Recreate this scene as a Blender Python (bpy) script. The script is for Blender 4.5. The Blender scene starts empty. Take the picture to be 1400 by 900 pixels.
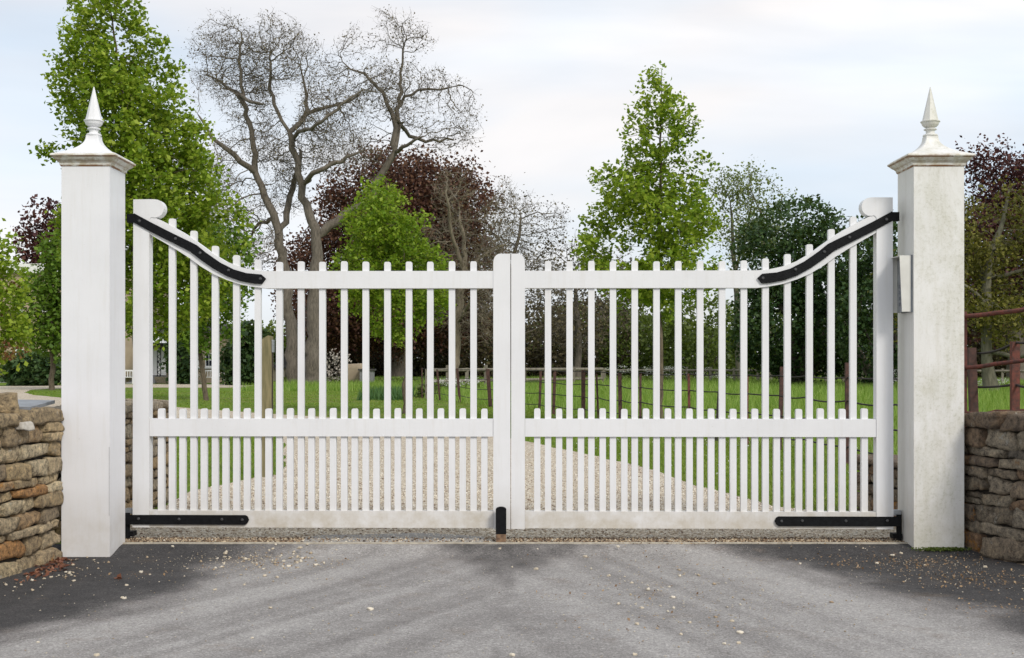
import bpy, bmesh, math, random
import numpy as np
from mathutils import Vector, Matrix
from mathutils.geometry import tessellate_polygon
random.seed(7)
RNG = np.random.default_rng(7)
S = bpy.context.scene
COL = S.collection
R = math.radians
EYE, FPX, HY, CX = 1.40, 1650.0, 498.0, 700.0

# ---------------------------------------------------------------- camera
cd = bpy.data.cameras.new('camera'); cam = bpy.data.objects.new('camera', cd); COL.objects.link(cam)
cam.location = (0, 0, EYE); cam.rotation_euler = (R(90), 0, 0)
cd.sensor_width = 36; cd.lens = 36 * FPX / 1400; cd.shift_y = 48 / 1400
cd.clip_start = 0.1; cd.clip_end = 3000
S.camera = cam
# ---------------------------------------------------------------- world, sun, exposure
SUN_EL, SUN_AZ = 38, 146          # azimuth from +Y (view direction), clockwise: behind the camera, to the right
w = bpy.data.worlds.new('World'); S.world = w; w.use_nodes = True
nt = w.node_tree; nt.nodes.clear()
wo = nt.nodes.new('ShaderNodeOutputWorld'); bg = nt.nodes.new('ShaderNodeBackground')
sky = nt.nodes.new('ShaderNodeTexSky'); sky.sky_type = 'NISHITA'; sky.sun_disc = False
sky.sun_elevation = R(SUN_EL); sky.sun_rotation = R(SUN_AZ); sky.air_density = 1.0; sky.dust_density = 2.0; sky.ozone_density = 1.5
tc = nt.nodes.new('ShaderNodeTexCoord'); mp = nt.nodes.new('ShaderNodeMapping')
mp.inputs['Scale'].default_value = (1.0, 1.0, 4.2); mp.inputs['Location'].default_value = (0.35, 0.2, 0.4)
nz = nt.nodes.new('ShaderNodeTexNoise'); nz.inputs['Scale'].default_value = 2.1; nz.inputs['Detail'].default_value = 5; nz.inputs['Roughness'].default_value = 0.5; nz.inputs['Distortion'].default_value = 0.3
cr = nt.nodes.new('ShaderNodeValToRGB'); cr.color_ramp.elements[0].position = 0.34; cr.color_ramp.elements[0].color = (0.66,)*3 + (1,); cr.color_ramp.elements[1].position = 0.68; cr.color_ramp.elements[1].color = (1.0,)*3 + (1,)
nz2 = nt.nodes.new('ShaderNodeTexNoise'); nz2.inputs['Scale'].default_value = 1.7; nz2.inputs['Detail'].default_value = 3
cr2 = nt.nodes.new('ShaderNodeValToRGB'); cr2.color_ramp.elements[0].position = 0.4; cr2.color_ramp.elements[0].color = (8.0, 9.0, 10.1, 1); cr2.color_ramp.elements[1].position = 0.6; cr2.color_ramp.elements[1].color = (9.9, 9.6, 9.5, 1)
mx = nt.nodes.new('ShaderNodeMix'); mx.data_type = 'RGBA'
L = nt.links.new
L(tc.outputs['Generated'], mp.inputs['Vector']); L(mp.outputs[0], nz.inputs['Vector']); L(mp.outputs[0], nz2.inputs['Vector'])
L(nz.outputs['Fac'], cr.inputs['Fac']); L(nz2.outputs['Fac'], cr2.inputs['Fac'])
L(cr.outputs['Color'], mx.inputs[0]); L(sky.outputs[0], mx.inputs[6]); L(cr2.outputs['Color'], mx.inputs[7])
L(mx.outputs[2], bg.inputs['Color']); bg.inputs['Strength'].default_value = 0.1
L(bg.outputs[0], wo.inputs[0])
sd = bpy.data.lights.new('sun', 'SUN'); sd.energy = 2.1; sd.angle = R(14); sd.color = (1.0, 0.95, 0.87)
so = bpy.data.objects.new('sun', sd); COL.objects.link(so)
az, el = R(SUN_AZ), R(SUN_EL)
sdir = Vector((math.sin(az)*math.cos(el), math.cos(az)*math.cos(el), math.sin(el)))
so.rotation_euler = (-sdir).to_track_quat('-Z', 'Y').to_euler(); so.location = sdir * 50
S.view_settings.view_transform = 'Standard'; S.view_settings.look = 'None'; S.view_settings.gamma = 1
S.view_settings.use_curve_mapping = False; S.view_settings.exposure = 0.1
S.render.engine = 'CYCLES'
S.cycles.transparent_max_bounces = 8; S.cycles.max_bounces = 4; S.cycles.diffuse_bounces = 3

# ---------------------------------------------------------------- helpers
def P(px, py, D): return Vector(((px-CX)/FPX*D, D, EYE+(HY-py)/FPX*D))
def DG(py, z=0.05): return FPX*(EYE-z)/(py-HY)
def PG(px, py, z=0.05):
    d = DG(py, z); return Vector(((px-CX)/FPX*d, d, z))

def hash3(i, j, k):
    n = (i*374761393 + j*668265263 + k*2147483647) & 0xffffffff
    n = ((n ^ (n >> 13)) * 1274126177) & 0xffffffff
    return ((n ^ (n >> 16)) & 0xffff) / 65535.0
def vnoise(p):
    p = np.asarray(p, dtype=np.float64); f = np.floor(p); t = p - f; t = t*t*(3-2*t); i = f.astype(np.int64)
    r = 0
    for a in (0, 1):
        for b in (0, 1):
            for c in (0, 1):
                wgt = (t[..., 0] if a else 1-t[..., 0])*(t[..., 1] if b else 1-t[..., 1])*(t[..., 2] if c else 1-t[..., 2])
                r = r + wgt*hash3(i[..., 0]+a, i[..., 1]+b, i[..., 2]+c)
    return r
def fbm(p, o=3):
    p = np.asarray(p, dtype=np.float64); r = 0; a = 0.5; s = 0
    for k in range(o):
        r = r + a*vnoise(p*2**k + 17.3*k); s += a; a *= .5
    return r/s

def empty(name, loc=(0, 0, 0), rz=0, parent=None):
    o = bpy.data.objects.new(name, None); COL.objects.link(o); o.location = loc; o.rotation_euler = (0, 0, rz)
    o.empty_display_size = 0.1
    if parent: o.parent = parent
    return o
def tag(o, label=None, cat=None, group=None, kind=None):
    if label: o['label'] = label
    if cat: o['category'] = cat
    if group: o['group'] = group
    if kind: o['kind'] = kind
    return o
def thing(name, label, cat, loc=(0, 0, 0), rz=0, group=None): return tag(empty(name, loc, rz), label, cat, group)
def link(name, me, mat, parent=None, off=(0, 0, 0)):
    o = bpy.data.objects.new(name, me); COL.objects.link(o)
    if mat: me.materials.append(mat)
    if parent: o.parent = parent
    o.location = off
    return o
def from_np(name, V, F, n, mat, parent=None, smooth=False, off=(0, 0, 0)):
    """V (nv,3), F (nf,n) all faces of n corners"""
    me = bpy.data.meshes.new(name); V = np.ascontiguousarray(V, dtype=np.float32); F = np.ascontiguousarray(F, dtype=np.int32)
    me.vertices.add(len(V)); me.vertices.foreach_set('co', V.ravel())
    me.loops.add(F.size); me.loops.foreach_set('vertex_index', F.ravel())
    me.polygons.add(len(F)); me.polygons.foreach_set('loop_start', np.arange(0, F.size, n, dtype=np.int32))
    me.polygons.foreach_set('loop_total', np.full(len(F), n, dtype=np.int32))
    me.update(calc_edges=True); me.validate()
    if smooth: me.polygons.foreach_set('use_smooth', np.ones(len(me.polygons), dtype=bool))
    return link(name, me, mat, parent, off)
def from_bm(name, bm, mat, parent=None, off=(0, 0, 0), smooth=False, bevel=0, angle=35):
    if bevel:
        es = [e for e in bm.edges if len(e.link_faces) == 2 and e.calc_face_angle(0) > R(angle)]
        bmesh.ops.bevel(bm, geom=es, offset=bevel, segments=2, profile=.6, affect='EDGES', clamp_overlap=True)
    bmesh.ops.recalc_face_normals(bm, faces=bm.faces[:])
    me = bpy.data.meshes.new(name); bm.to_mesh(me); bm.free()
    if smooth:
        for p in me.polygons: p.use_smooth = True
    return link(name, me, mat, parent, off)
def box(bm, x0, x1, y0, y1, z0, z1):
    v = [bm.verts.new(c) for c in ((x0,y0,z0),(x1,y0,z0),(x1,y1,z0),(x0,y1,z0),(x0,y0,z1),(x1,y0,z1),(x1,y1,z1),(x0,y1,z1))]
    for f in ((0,3,2,1),(4,5,6,7),(0,1,5,4),(1,2,6,5),(2,3,7,6),(3,0,4,7)): bm.faces.new([v[i] for i in f])
    return v
def prism(bm, pts, y0, y1):
    a = [bm.verts.new((x, y0, z)) for x, z in pts]; b = [bm.verts.new((x, y1, z)) for x, z in pts]
    n = len(pts); bm.faces.new(a); bm.faces.new(b[::-1])
    for i in range(n): bm.faces.new((a[i], b[i], b[(i+1) % n], a[(i+1) % n]))
def lathe(bm, prof, n=20, cx=0, cy=0, rot=0):
    rings = []
    for r, z in prof:
        rings.append([bm.verts.new((cx+r*math.cos(rot+2*math.pi*i/n), cy+r*math.sin(rot+2*math.pi*i/n), z)) for i in range(n)])
    for a, b in zip(rings, rings[1:]):
        for i in range(n): bm.faces.new((a[i], a[(i+1) % n], b[(i+1) % n], b[i]))
    bm.faces.new(rings[0][::-1]); bm.faces.new(rings[-1])
def tube_np(pts, rad, n=6):
    """list of points, radii -> V,F"""
    pts = np.asarray(pts, float); m = len(pts)
    T = np.gradient(pts, axis=0); T /= (np.linalg.norm(T, axis=1, keepdims=True)+1e-9)
    a = np.array([0, 0, 1.0]) if abs(T[0][2]) < .9 else np.array([1.0, 0, 0])
    V = []; N = np.cross(T[0], a); N /= np.linalg.norm(N)
    ang = np.arange(n)*2*np.pi/n
    for i in range(m):
        N = N - T[i]*np.dot(N, T[i]); N /= (np.linalg.norm(N)+1e-9); B = np.cross(T[i], N)
        V.append(pts[i] + rad[i]*(np.cos(ang)[:, None]*N + np.sin(ang)[:, None]*B))
    V = np.concatenate(V); F = []
    for i in range(m-1):
        for k in range(n):
            F.append((i*n+k, i*n+(k+1) % n, (i+1)*n+(k+1) % n, (i+1)*n+k))
    return V, F
def tubes(name, chains, mat, parent=None, n=6, off=(0, 0, 0)):
    VV = []; FF = []; o = 0
    for pts, rad in chains:
        V, F = tube_np(pts, rad, n if not callable(n) else n(rad)); VV.append(V); FF.append(np.array(F)+o); o += len(V)
    return from_np(name, np.concatenate(VV), np.concatenate(FF), 4, mat, parent, True, off)

# ---------------------------------------------------------------- materials
def newmat(name):
    m = bpy.data.materials.new(name); m.use_nodes = True; n = m.node_tree
    return m, n, n.nodes['Principled BSDF']
def N(n, t, **k):
    x = n.nodes.new(t)
    for a, b in k.items():
        if a in x.inputs: x.inputs[a].default_value = b
        else: setattr(x, a, b)
    return x
def ramp(n, fac, stops):
    r = n.nodes.new('ShaderNodeValToRGB'); e = r.color_ramp.elements
    while len(e) < len(stops): e.new(0.5)
    for i, (p, c) in enumerate(stops):
        e[i].position = p; e[i].color = (*c, 1) if len(c) == 3 else c
    n.links.new(fac, r.inputs['Fac']); return r.outputs['Color']
def noise(n, vec, scale, detail=4, rough=.55, dist=0):
    x = n.nodes.new('ShaderNodeTexNoise'); x.inputs['Scale'].default_value = scale; x.inputs['Detail'].default_value = detail
    x.inputs['Roughness'].default_value = rough; x.inputs['Distortion'].default_value = dist
    n.links.new(vec, x.inputs['Vector']); return x.outputs['Fac']
def mixc(n, fac, a, b, mode='MIX'):
    x = n.nodes.new('ShaderNodeMix'); x.data_type = 'RGBA'; x.blend_type = mode
    for s, v in ((0, fac), (6, a), (7, b)):
        if hasattr(v, 'links'): n.links.new(v, x.inputs[s])
        else: x.inputs[s].default_value = (*v, 1) if isinstance(v, tuple) and len(v) == 3 else v
    return x.outputs[2]
def math_(n, op, a, b=0.0, clamp=False):
    x = n.nodes.new('ShaderNodeMath'); x.operation = op; x.use_clamp = clamp
    for s, v in ((0, a), (1, b)):
        if hasattr(v, 'links'): n.links.new(v, x.inputs[s])
        else: x.inputs[s].default_value = v
    return x.outputs[0]
def bump(n, bs, h, strength, dist=.01):
    b = n.nodes.new('ShaderNodeBump'); b.inputs['Strength'].default_value = strength; b.inputs['Distance'].default_value = dist
    n.links.new(h, b.inputs['Height']); n.links.new(b.outputs[0], bs.inputs['Normal'])
def coord(n, kind='Object'): return n.nodes.new('ShaderNodeTexCoord').outputs[kind]
def wpos(n): return n.nodes.new('ShaderNodeNewGeometry').outputs['Position']
def mapped(n, vec, scale=(1, 1, 1), loc=(0, 0, 0)):
    m = n.nodes.new('ShaderNodeMapping'); m.inputs['Scale'].default_value = scale; m.inputs['Location'].default_value = loc
    n.links.new(vec, m.inputs['Vector']); return m.outputs[0]
def sepz(n, vec, ax='Z'):
    s = n.nodes.new('ShaderNodeSeparateXYZ'); n.links.new(vec, s.inputs[0]); return s.outputs[ax]

def simple(name, c1, c2=None, scale=8, rough=.7, bmp=0, bs_scale=60, metal=0, detail=5, stretch=(1, 1, 1)):
    m, n, bs = newmat(name); c2 = c2 or tuple(x*.75 for x in c1)
    v = mapped(n, wpos(n), stretch)
    f = noise(n, v, scale, detail)
    n.links.new(ramp(n, f, [(.35, c2), (.65, c1)]), bs.inputs['Base Color'])
    bs.inputs['Roughness'].default_value = rough; bs.inputs['Metallic'].default_value = metal
    if bmp: bump(n, bs, noise(n, v, bs_scale, 4), bmp)
    return m
def paint(name, grime=0.2, low_dirt=0.0, moss=0.0, base=(.75, .75, .765)):
    m, n, bs = newmat(name); v = wpos(n)
    col = mixc(n, ramp(n, noise(n, v, 2.5, 5, .6), [(.35, (0, 0, 0)), (.75, (1, 1, 1))]), base, tuple(b*.93 for b in base))
    # vertical rain streaks
    st = noise(n, mapped(n, v, (16, 16, 1.2)), 1.5, 5, .65)
    col = mixc(n, math_(n, 'MULTIPLY', ramp(n, st, [(.5, (0, 0, 0)), (.8, (1, 1, 1))]), grime), col, (.52, .48, .40))
    sp = noise(n, v, 55, 3, .7)
    col = mixc(n, math_(n, 'MULTIPLY', ramp(n, sp, [(.68, (0, 0, 0)), (.74, (1, 1, 1))]), grime*1.3), col, (.38, .34, .28))
    if low_dirt:
        h = ramp(n, sepz(n, v), [(.20, (1, 1, 1)), (.50, (0, 0, 0))])
        d = math_(n, 'MULTIPLY', h, ramp(n, noise(n, v, 7, 6, .7), [(.3, (.25,)*3), (.7, (1, 1, 1))]))
        col = mixc(n, math_(n, 'MULTIPLY', d, low_dirt), col, (.47, .42, .34))
    if moss:
        nx_ = sepz(n, n.nodes.new('ShaderNodeNewGeometry').outputs['Normal'], 'X')
        moss = math_(n, 'MULTIPLY', ramp(n, nx_, [(.0, (1, 1, 1))]) if False else math_(n, 'ADD', nx_, 1.15, True), moss)
        a = noise(n, mapped(n, v, (1, 1, .55)), 3.3, 8, .75, .4)
        b = math_(n, 'MULTIPLY', ramp(n, a, [(.42, (0, 0, 0)), (.66, (1, 1, 1))]), moss)
        col = mixc(n, b, col, (.40, .385, .26))
        c = noise(n, v, 38, 5, .75)
        col = mixc(n, math_(n, 'MULTIPLY', math_(n, 'MULTIPLY', ramp(n, c, [(.5, (0, 0, 0)), (.62, (1, 1, 1))]), ramp(n, a, [(.38, (0, 0, 0)), (.55, (1, 1, 1))])), math_(n, 'MULTIPLY', moss, .7)), col, (.27, .26, .15))
    n.links.new(col, bs.inputs['Base Color']); bs.inputs['Roughness'].default_value = .48
    bump(n, bs, noise(n, mapped(n, v, (40, 40, 4)), 2, 4), .12, .004)
    return m
def rusty_paint(name, zc=2.84):
    m, n, bs = newmat(name); v = wpos(n)
    a = noise(n, v, 14, 6, .7); b = noise(n, mapped(n, v, (3, 3, 30)), 2.2, 4, .6)
    col = mixc(n, ramp(n, a, [(.42, (0, 0, 0)), (.62, (.8,)*3)]), (.74, .73, .70), (.50, .44, .31))
    f = math_(n, 'MULTIPLY', ramp(n, b, [(.5, (0, 0, 0)), (.62, (1, 1, 1))]), ramp(n, a, [(.35, (0, 0, 0)), (.55, (1, 1, 1))]))
    col = mixc(n, math_(n, 'MULTIPLY', f, .35), col, (.20, .075, .03))
    z = sepz(n, v)
    for zz, hw_, st_ in ((zc+.003, .010, .95), (zc+.066, .008, .8), (zc+.034, .006, .4)):
        d_ = math_(n, 'ABSOLUTE', math_(n, 'SUBTRACT', z, zz)); d_ = math_(n, 'SUBTRACT', 1.0, math_(n, 'DIVIDE', d_, hw_), True)
        d_ = math_(n, 'MULTIPLY', d_, ramp(n, noise(n, v, 9, 5, .7), [(.38, (.1,)*3), (.6, (2.2,)*3)]), True)
        col = mixc(n, math_(n, 'MULTIPLY', d_, st_), col, (.24, .10, .035))
    n.links.new(col, bs.inputs['Base Color']); bs.inputs['Roughness'].default_value = .6
    return m
def leafmat(name, c_dark, c_mid, c_lite, trans=.35, rough=.55):
    m, n, bs = newmat(name)
    g = n.nodes.new('ShaderNodeNewGeometry'); v = g.outputs['Position']
    r = g.outputs['Random Per Island']
    f = math_(n, 'ADD', math_(n, 'MULTIPLY', r, .55), math_(n, 'MULTIPLY', noise(n, v, .9, 3), .5))
    col = ramp(n, f, [(.16, c_dark), (.45, c_mid), (.78, c_lite)])
    n.links.new(col, bs.inputs['Base Color']); bs.inputs['Roughness'].default_value = rough
    bs.inputs['Specular IOR Level'].default_value = .3
    t = n.nodes.new('ShaderNodeBsdfTranslucent'); n.links.new(mixc(n, .35, col, (.34, .44, .03) if c_mid[1] > c_mid[0] else col), t.inputs['Color'])
    mxs = n.nodes.new('ShaderNodeMixShader'); mxs.inputs[0].default_value = trans
    out = n.nodes['Material Output']; n.links.new(bs.outputs[0], mxs.inputs[1]); n.links.new(t.outputs[0], mxs.inputs[2]); n.links.new(mxs.outputs[0], out.inputs[0])
    return m
def bark(name, c1, c2, scale=3):
    m, n, bs = newmat(name); v = wpos(n)
    f = noise(n, mapped(n, v, (4, 4, .8)), scale, 6, .7)
    n.links.new(ramp(n, f, [(.35, c2), (.62, c1)]), bs.inputs['Base Color']); bs.inputs['Roughness'].default_value = .9
    bump(n, bs, f, .8, .03); return m
def stonemat(name, cols, lichen=.5, dark=.0):
    m, n, bs = newmat(name); g = n.nodes.new('ShaderNodeNewGeometry'); v = g.outputs['Position']; r = g.outputs['Random Per Island']
    k = len(cols); col = ramp(n, r, [((i+.5)/k, c) for i, c in enumerate(cols)])
    a = noise(n, v, 22, 8, .8)
    col = mixc(n, .9, col, ramp(n, a, [(.36, (.15, .13, .115)), (.48, (.85, .84, .82)), (.68, (1.9, 1.8, 1.6))]), 'MULTIPLY')
    # dark pits, white and orange lichen
    p = noise(n, v, 60, 5, .7)
    col = mixc(n, ramp(n, p, [(.56, (0, 0, 0)), (.7, (.8,)*3)]), col, (.05, .043, .035))
    w1 = noise(n, mapped(n, v, (1, 1, 1), (3, 1, 7)), 11, 6, .75)
    col = mixc(n, math_(n, 'MULTIPLY', ramp(n, w1, [(.62, (0, 0, 0)), (.68, (1, 1, 1))]), .7), col, (.50, .48, .42))
    o1 = math_(n, 'MULTIPLY', ramp(n, noise(n, mapped(n, v, (1, 1, 1), (9, 4, 2)), 7, 6, .75), [(.56, (0, 0, 0)), (.63, (1, 1, 1))]), ramp(n, r, [(.0, (1, 1, 1)), (.3, (1, 1, 1)), (.36, (.1,)*3)]))
    col = mixc(n, math_(n, 'MULTIPLY', o1, lichen), col, (.50, .22, .035))
    n.links.new(col, bs.inputs['Base Color']); bs.inputs['Roughness'].default_value = .92
    hgt = math_(n, 'ADD', a, math_(n, 'MULTIPLY', p, .5)); bump(n, bs, hgt, 1.0, .04)
    return m

M = {}
M['white'] = paint('gate_white_paint', .22, .4)
M['white_low'] = paint('gate_low_white_paint', .5, 1.0)
M['pier_l'] = paint('pier_clean_paint', .22, .45, base=(.76, .76, .785))
M['pier_r'] = paint('pier_mossy_paint', .4, .45, .42, base=(.76, .75, .73))
M['rust'] = rusty_paint('rust_streaked_white_paint')
M['black'] = simple('black_iron', (.008, .0085, .010), (.004, .004, .005), 30, .6, .25, 90)
M['black'].node_tree.nodes['Principled BSDF'].inputs['Specular IOR Level'].default_value = .15
M['bolt'] = simple('dull_bolt', (.07, .07, .075), (.03, .03, .03), 60, .45)
M['galv'] = simple('galvanised', (.45, .47, .50), (.30, .32, .34), 20, .4, metal=.6)
M['housing'] = simple('housing_cream', (.68, .67, .63), (.60, .59, .55), 6, .5)
M['housing_grey'] = simple('housing_grey', (.20, .22, .25), (.14, .15, .17), 10, .4)
M['dirtrust'] = simple('rust_earth', (.24, .15, .09), (.10, .06, .04), 40, .9)
M['red_iron'] = simple('red_oxide_iron', (.17, .045, .03), (.07, .028, .022), 25, .75, .3, 80)
M['brown_iron'] = simple('brown_rusted_iron', (.10, .045, .035), (.045, .026, .022), 18, .85)
M['wire'] = simple('dark_rail_iron', (.035, .025, .022), (.02, .016, .015), 18, .8)
M['greywood'] = simple('weathered_grey_wood', (.24, .22, .17), (.13, .115, .09), 6, .9, .3, 40, stretch=(1, 1, .2))
M['postwood'] = simple('green_stained_post', (.25, .21, .11), (.14, .125, .06), 7, .85, .3, 30, stretch=(4, 4, .5))
M['house'] = simple('tan_house_stone', (.42, .34, .24), (.33, .26, .18), 1.2, .9)
M['house_grey'] = simple('grey_roof_lead', (.30, .30, .30), (.2, .2, .2), 2, .8)
M['tile'] = simple('dark_stone_roof', (.09, .085, .08), (.05, .047, .045), 4, .9)
M['hwhite'] = simple('white_joinery', (.78, .78, .76), (.70, .70, .68), 2, .5)
M['glass'] = simple('dark_window_glass', (.03, .035, .045), (.02, .02, .03), 2, .08)
M['slate'] = simple('slate_slab', (.26, .28, .31), (.17, .18, .20), 9, .5, .3, 40)
M['stoneL'] = stonemat('warm_dry_stone', [(.50, .27, .11), (.42, .32, .20), (.58, .47, .31), (.28, .22, .15), (.50, .38, .22), (.64, .54, .37), (.38, .29, .18)], .75)
M['stoneR'] = stonemat('grey_dry_stone', [(.27, .17, .10), (.20, .155, .115), (.33, .28, .21), (.12, .105, .09), (.27, .19, .125), (.37, .32, .25), (.20, .16, .115)], .85)
M['stoneB'] = stonemat('inner_dry_stone', [(.42, .30, .17), (.33, .27, .2), (.46, .40, .30), (.25, .2, .15), (.40, .30, .18)], .2)
M['seam_and_shade'] = simple('dark_seam_and_joint_shade', (.035, .028, .02), (.02, .016, .012), 20, 1)  # near-black colour stands in for shade in wall gaps; also the pier seam
M['leafA'] = leafmat('fresh_green_leaf', (.07, .135, .008), (.185, .30, .018), (.40, .49, .06), .45)
M['leafB'] = leafmat('light_green_leaf', (.085, .165, .010), (.175, .30, .018), (.34, .44, .05), .45)
M['leafC'] = leafmat('small_tree_leaf', (.045, .095, .010), (.085, .17, .015), (.16, .26, .035), .38)
M['leafbud'] = leafmat('opening_brown_leaf', (.09, .07, .05), (.16, .125, .08), (.22, .19, .10), .35)
M['copper'] = leafmat('copper_beech_leaf', (.03, .012, .015), (.07, .025, .028), (.14, .055, .04), .25)
M['copperb'] = leafmat('brown_beech_leaf', (.035, .014, .012), (.095, .040, .028), (.19, .10, .055), .3)
M['holly'] = leafmat('dark_evergreen_leaf', (.010, .026, .008), (.024, .060, .016), (.07, .12, .035), .15)
M['olive'] = leafmat('olive_leaf', (.06, .06, .012), (.13, .13, .022), (.23, .21, .04), .35)
M['thick'] = leafmat('thicket_brown', (.045, .036, .022), (.10, .082, .045), (.19, .16, .08), .3)
M['thickg'] = leafmat('thicket_green', (.035, .055, .012), (.085, .125, .025), (.16, .21, .05), .35)
M['pale'] = leafmat('pale_spring_leaf', (.08, .11, .03), (.15, .19, .06), (.24, .28, .10), .4)
M['blossom'] = leafmat('blossom', (.38, .32, .28), (.5, .44, .38), (.62, .58, .52), .3)
M['daff'] = leafmat('bulb_leaf', (.02, .06, .02), (.045, .12, .04), (.09, .18, .06), .3)
M['flower'] = leafmat('white_flower', (.5, .5, .42), (.65, .65, .6), (.75, .75, .7), .3)
M['redleaf'] = leafmat('dead_red_leaf', (.09, .03, .018), (.17, .06, .035), (.30, .15, .09), .15)
M['coppertw'] = leafmat('reddish_shoot', (.13, .05, .025), (.22, .09, .04), (.22, .2, .05), .3)
M['brownleaf'] = leafmat('dead_brown_litter', (.12, .07, .04), (.24, .15, .08), (.40, .28, .16), .1)
M['barkA'] = bark('grey_brown_bark', (.17, .145, .115), (.07, .058, .046))
M['barkB'] = bark('pale_twig_bark', (.22, .185, .13), (.11, .09, .065))
M['barkC'] = bark('young_bark', (.16, .125, .085), (.06, .045, .03), 6)
M['barkG'] = bark('green_grey_bark', (.17, .16, .11), (.08, .075, .05))
M['blade'] = leafmat('lawn_blade', (.10, .185, .016), (.175, .27, .03), (.28, .34, .07), .4)
M['bladeF'] = leafmat('field_blade', (.09, .19, .02), (.18, .31, .045), (.33, .44, .11), .42)

# ---------------------------------------------------------------- ground, drive, road
def grassmat():
    m, n, bs = newmat('grass_ground'); v = wpos(n)
    big = noise(n, v, .12, 4); med = noise(n, v, 1.3, 6, .7); fine = noise(n, v, 45, 4, .7)
    col = ramp(n, med, [(.3, (.10, .18, .018)), (.55, (.155, .25, .03)), (.75, (.24, .29, .06))])
    col = mixc(n, ramp(n, big, [(.4, (0, 0, 0)), (.6, (.6,)*3)]), col, (.12, .20, .025))
    stripe = noise(n, mapped(n, v, (.15, 1.2, 1)), .55, 2)
    col = mixc(n, ramp(n, stripe, [(.5, (0, 0, 0)), (.62, (.45,)*3)]), col, (.25, .21, .09))
    col = mixc(n, .7, col, ramp(n, fine, [(.3, (.45,)*3), (.6, (1, 1, 1)), (.8, (1.4,)*3)]), 'MULTIPLY')
    n.links.new(col, bs.inputs['Base Color']); bs.inputs['Roughness'].default_value = .95; bs.inputs['Specular IOR Level'].default_value = .1
    bump(n, bs, fine, 1, .03); return m
def gravelmat(name='gravel', dirty=0):
    m, n, bs = newmat(name); v = wpos(n)
    vo = n.nodes.new('ShaderNodeTexVoronoi'); vo.inputs['Scale'].default_value = 48; n.links.new(v, vo.inputs['Vector'])
    rnd = sepz(n, vo.outputs['Color'], 'X')
    col = ramp(n, rnd, [(.05, (.25, .19, .135)), (.3, (.47, .41, .32)), (.6, (.60, .545, .45)), (.9, (.74, .71, .63))])
    big = noise(n, v, .8, 5, .6)
    col = mixc(n, 1.0, col, ramp(n, big, [(.3, (.86, .80, .74)), (.7, (1.08, 1.06, 1.02))]), 'MULTIPLY')
    col = mixc(n, ramp(n, vo.outputs['Distance'], [(.4, (0, 0, 0)), (.75, (.5,)*3)]), col, (.22, .16, .11))  # shade between the pebbles, painted into the colour at cell edges
    n.links.new(col, bs.inputs['Base Color']); bs.inputs['Roughness'].default_value = .95
    bump(n, bs, math_(n, 'MULTIPLY', vo.outputs['Distance'], -1.0), .8, .012); return m
def roadmat():
    m, n, bs = newmat('asphalt'); v = wpos(n)
    at = n.nodes.new('ShaderNodeAttribute'); at.attribute_name = 'wear'; at.attribute_type = 'GEOMETRY'
    fine = noise(n, v, 95, 4, .85); mid = noise(n, v, 9, 6, .75); vs = noise(n, v, 420, 2, .7)
    f = math_(n, 'ADD', at.outputs['Fac'], math_(n, 'MULTIPLY', math_(n, 'SUBTRACT', mid, .5), .34))
    f = math_(n, 'ADD', f, math_(n, 'MULTIPLY', math_(n, 'SUBTRACT', fine, .5), .85), True)
    col = ramp(n, f, [(.0, (.035, .035, .038)), (.25, (.092, .087, .086)), (.55, (.235, .220, .212)), (1, (.43, .41, .395))])
    br = noise(n, mapped(n, v, (1, 1, 1), (5, 2, 0)), 2.6, 6, .75)
    col = mixc(n, ramp(n, br, [(.56, (0, 0, 0)), (.75, (.5,)*3)]), col, (.165, .115, .075))
    col = mixc(n, .8, col, ramp(n, fine, [(.25, (.55,)*3), (.55, (1, 1, 1)), (.78, (1.45,)*3)]), 'MULTIPLY')
    vo = n.nodes.new('ShaderNodeTexVoronoi'); vo.inputs['Scale'].default_value = 85; n.links.new(v, vo.inputs['Vector'])
    col = mixc(n, .8, col, ramp(n, sepz(n, vo.outputs['Color'], 'X'), [(.0, (.72,)*3), (.3, (.92,)*3), (.75, (1.02,)*3), (.97, (1.35,)*3)]), 'MULTIPLY')
    n.links.new(col, bs.inputs['Base Color']); bs.inputs['Roughness'].default_value = .85; bs.inputs['Specular IOR Level'].default_value = .2
    bump(n, bs, math_(n, 'ADD', fine, math_(n, 'MULTIPLY', vs, .6)), .8, .008); return m
M['grass'] = grassmat(); M['gravel'] = gravelmat(); M['road'] = roadmat()
M['dirt'] = simple('verge_earth', (.16, .12, .08), (.08, .06, .045), 12, .95, .6, 60)
M['kerb'] = simple('pale_concrete_edging', (.50, .46, .38), (.34, .30, .24), 18, .9, .4, 60)

ROADZ = 0.052
def road_z(x, y):
    t = np.clip((y-8.72)/(9.05-8.72), 0, 1); t = t*t*(3-2*t)
    return ROADZ*t
bm = bmesh.new()
prof = [(-60, -.03), (8.9, -.03), (9.08, .042), (30, .044), (120, .044), (1500, .044)]
xs = [-1500, -60, -6, 0, 6, 60, 1500]
g = [[bm.verts.new((x, y, z)) for x in xs] for y, z in prof]
for a, b in zip(g, g[1:]):
    for i in range(len(xs)-1): bm.faces.new((a[i], a[i+1], b[i+1], b[i]))
tag(from_bm('ground', bm, M['grass']), kind='structure')

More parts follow.
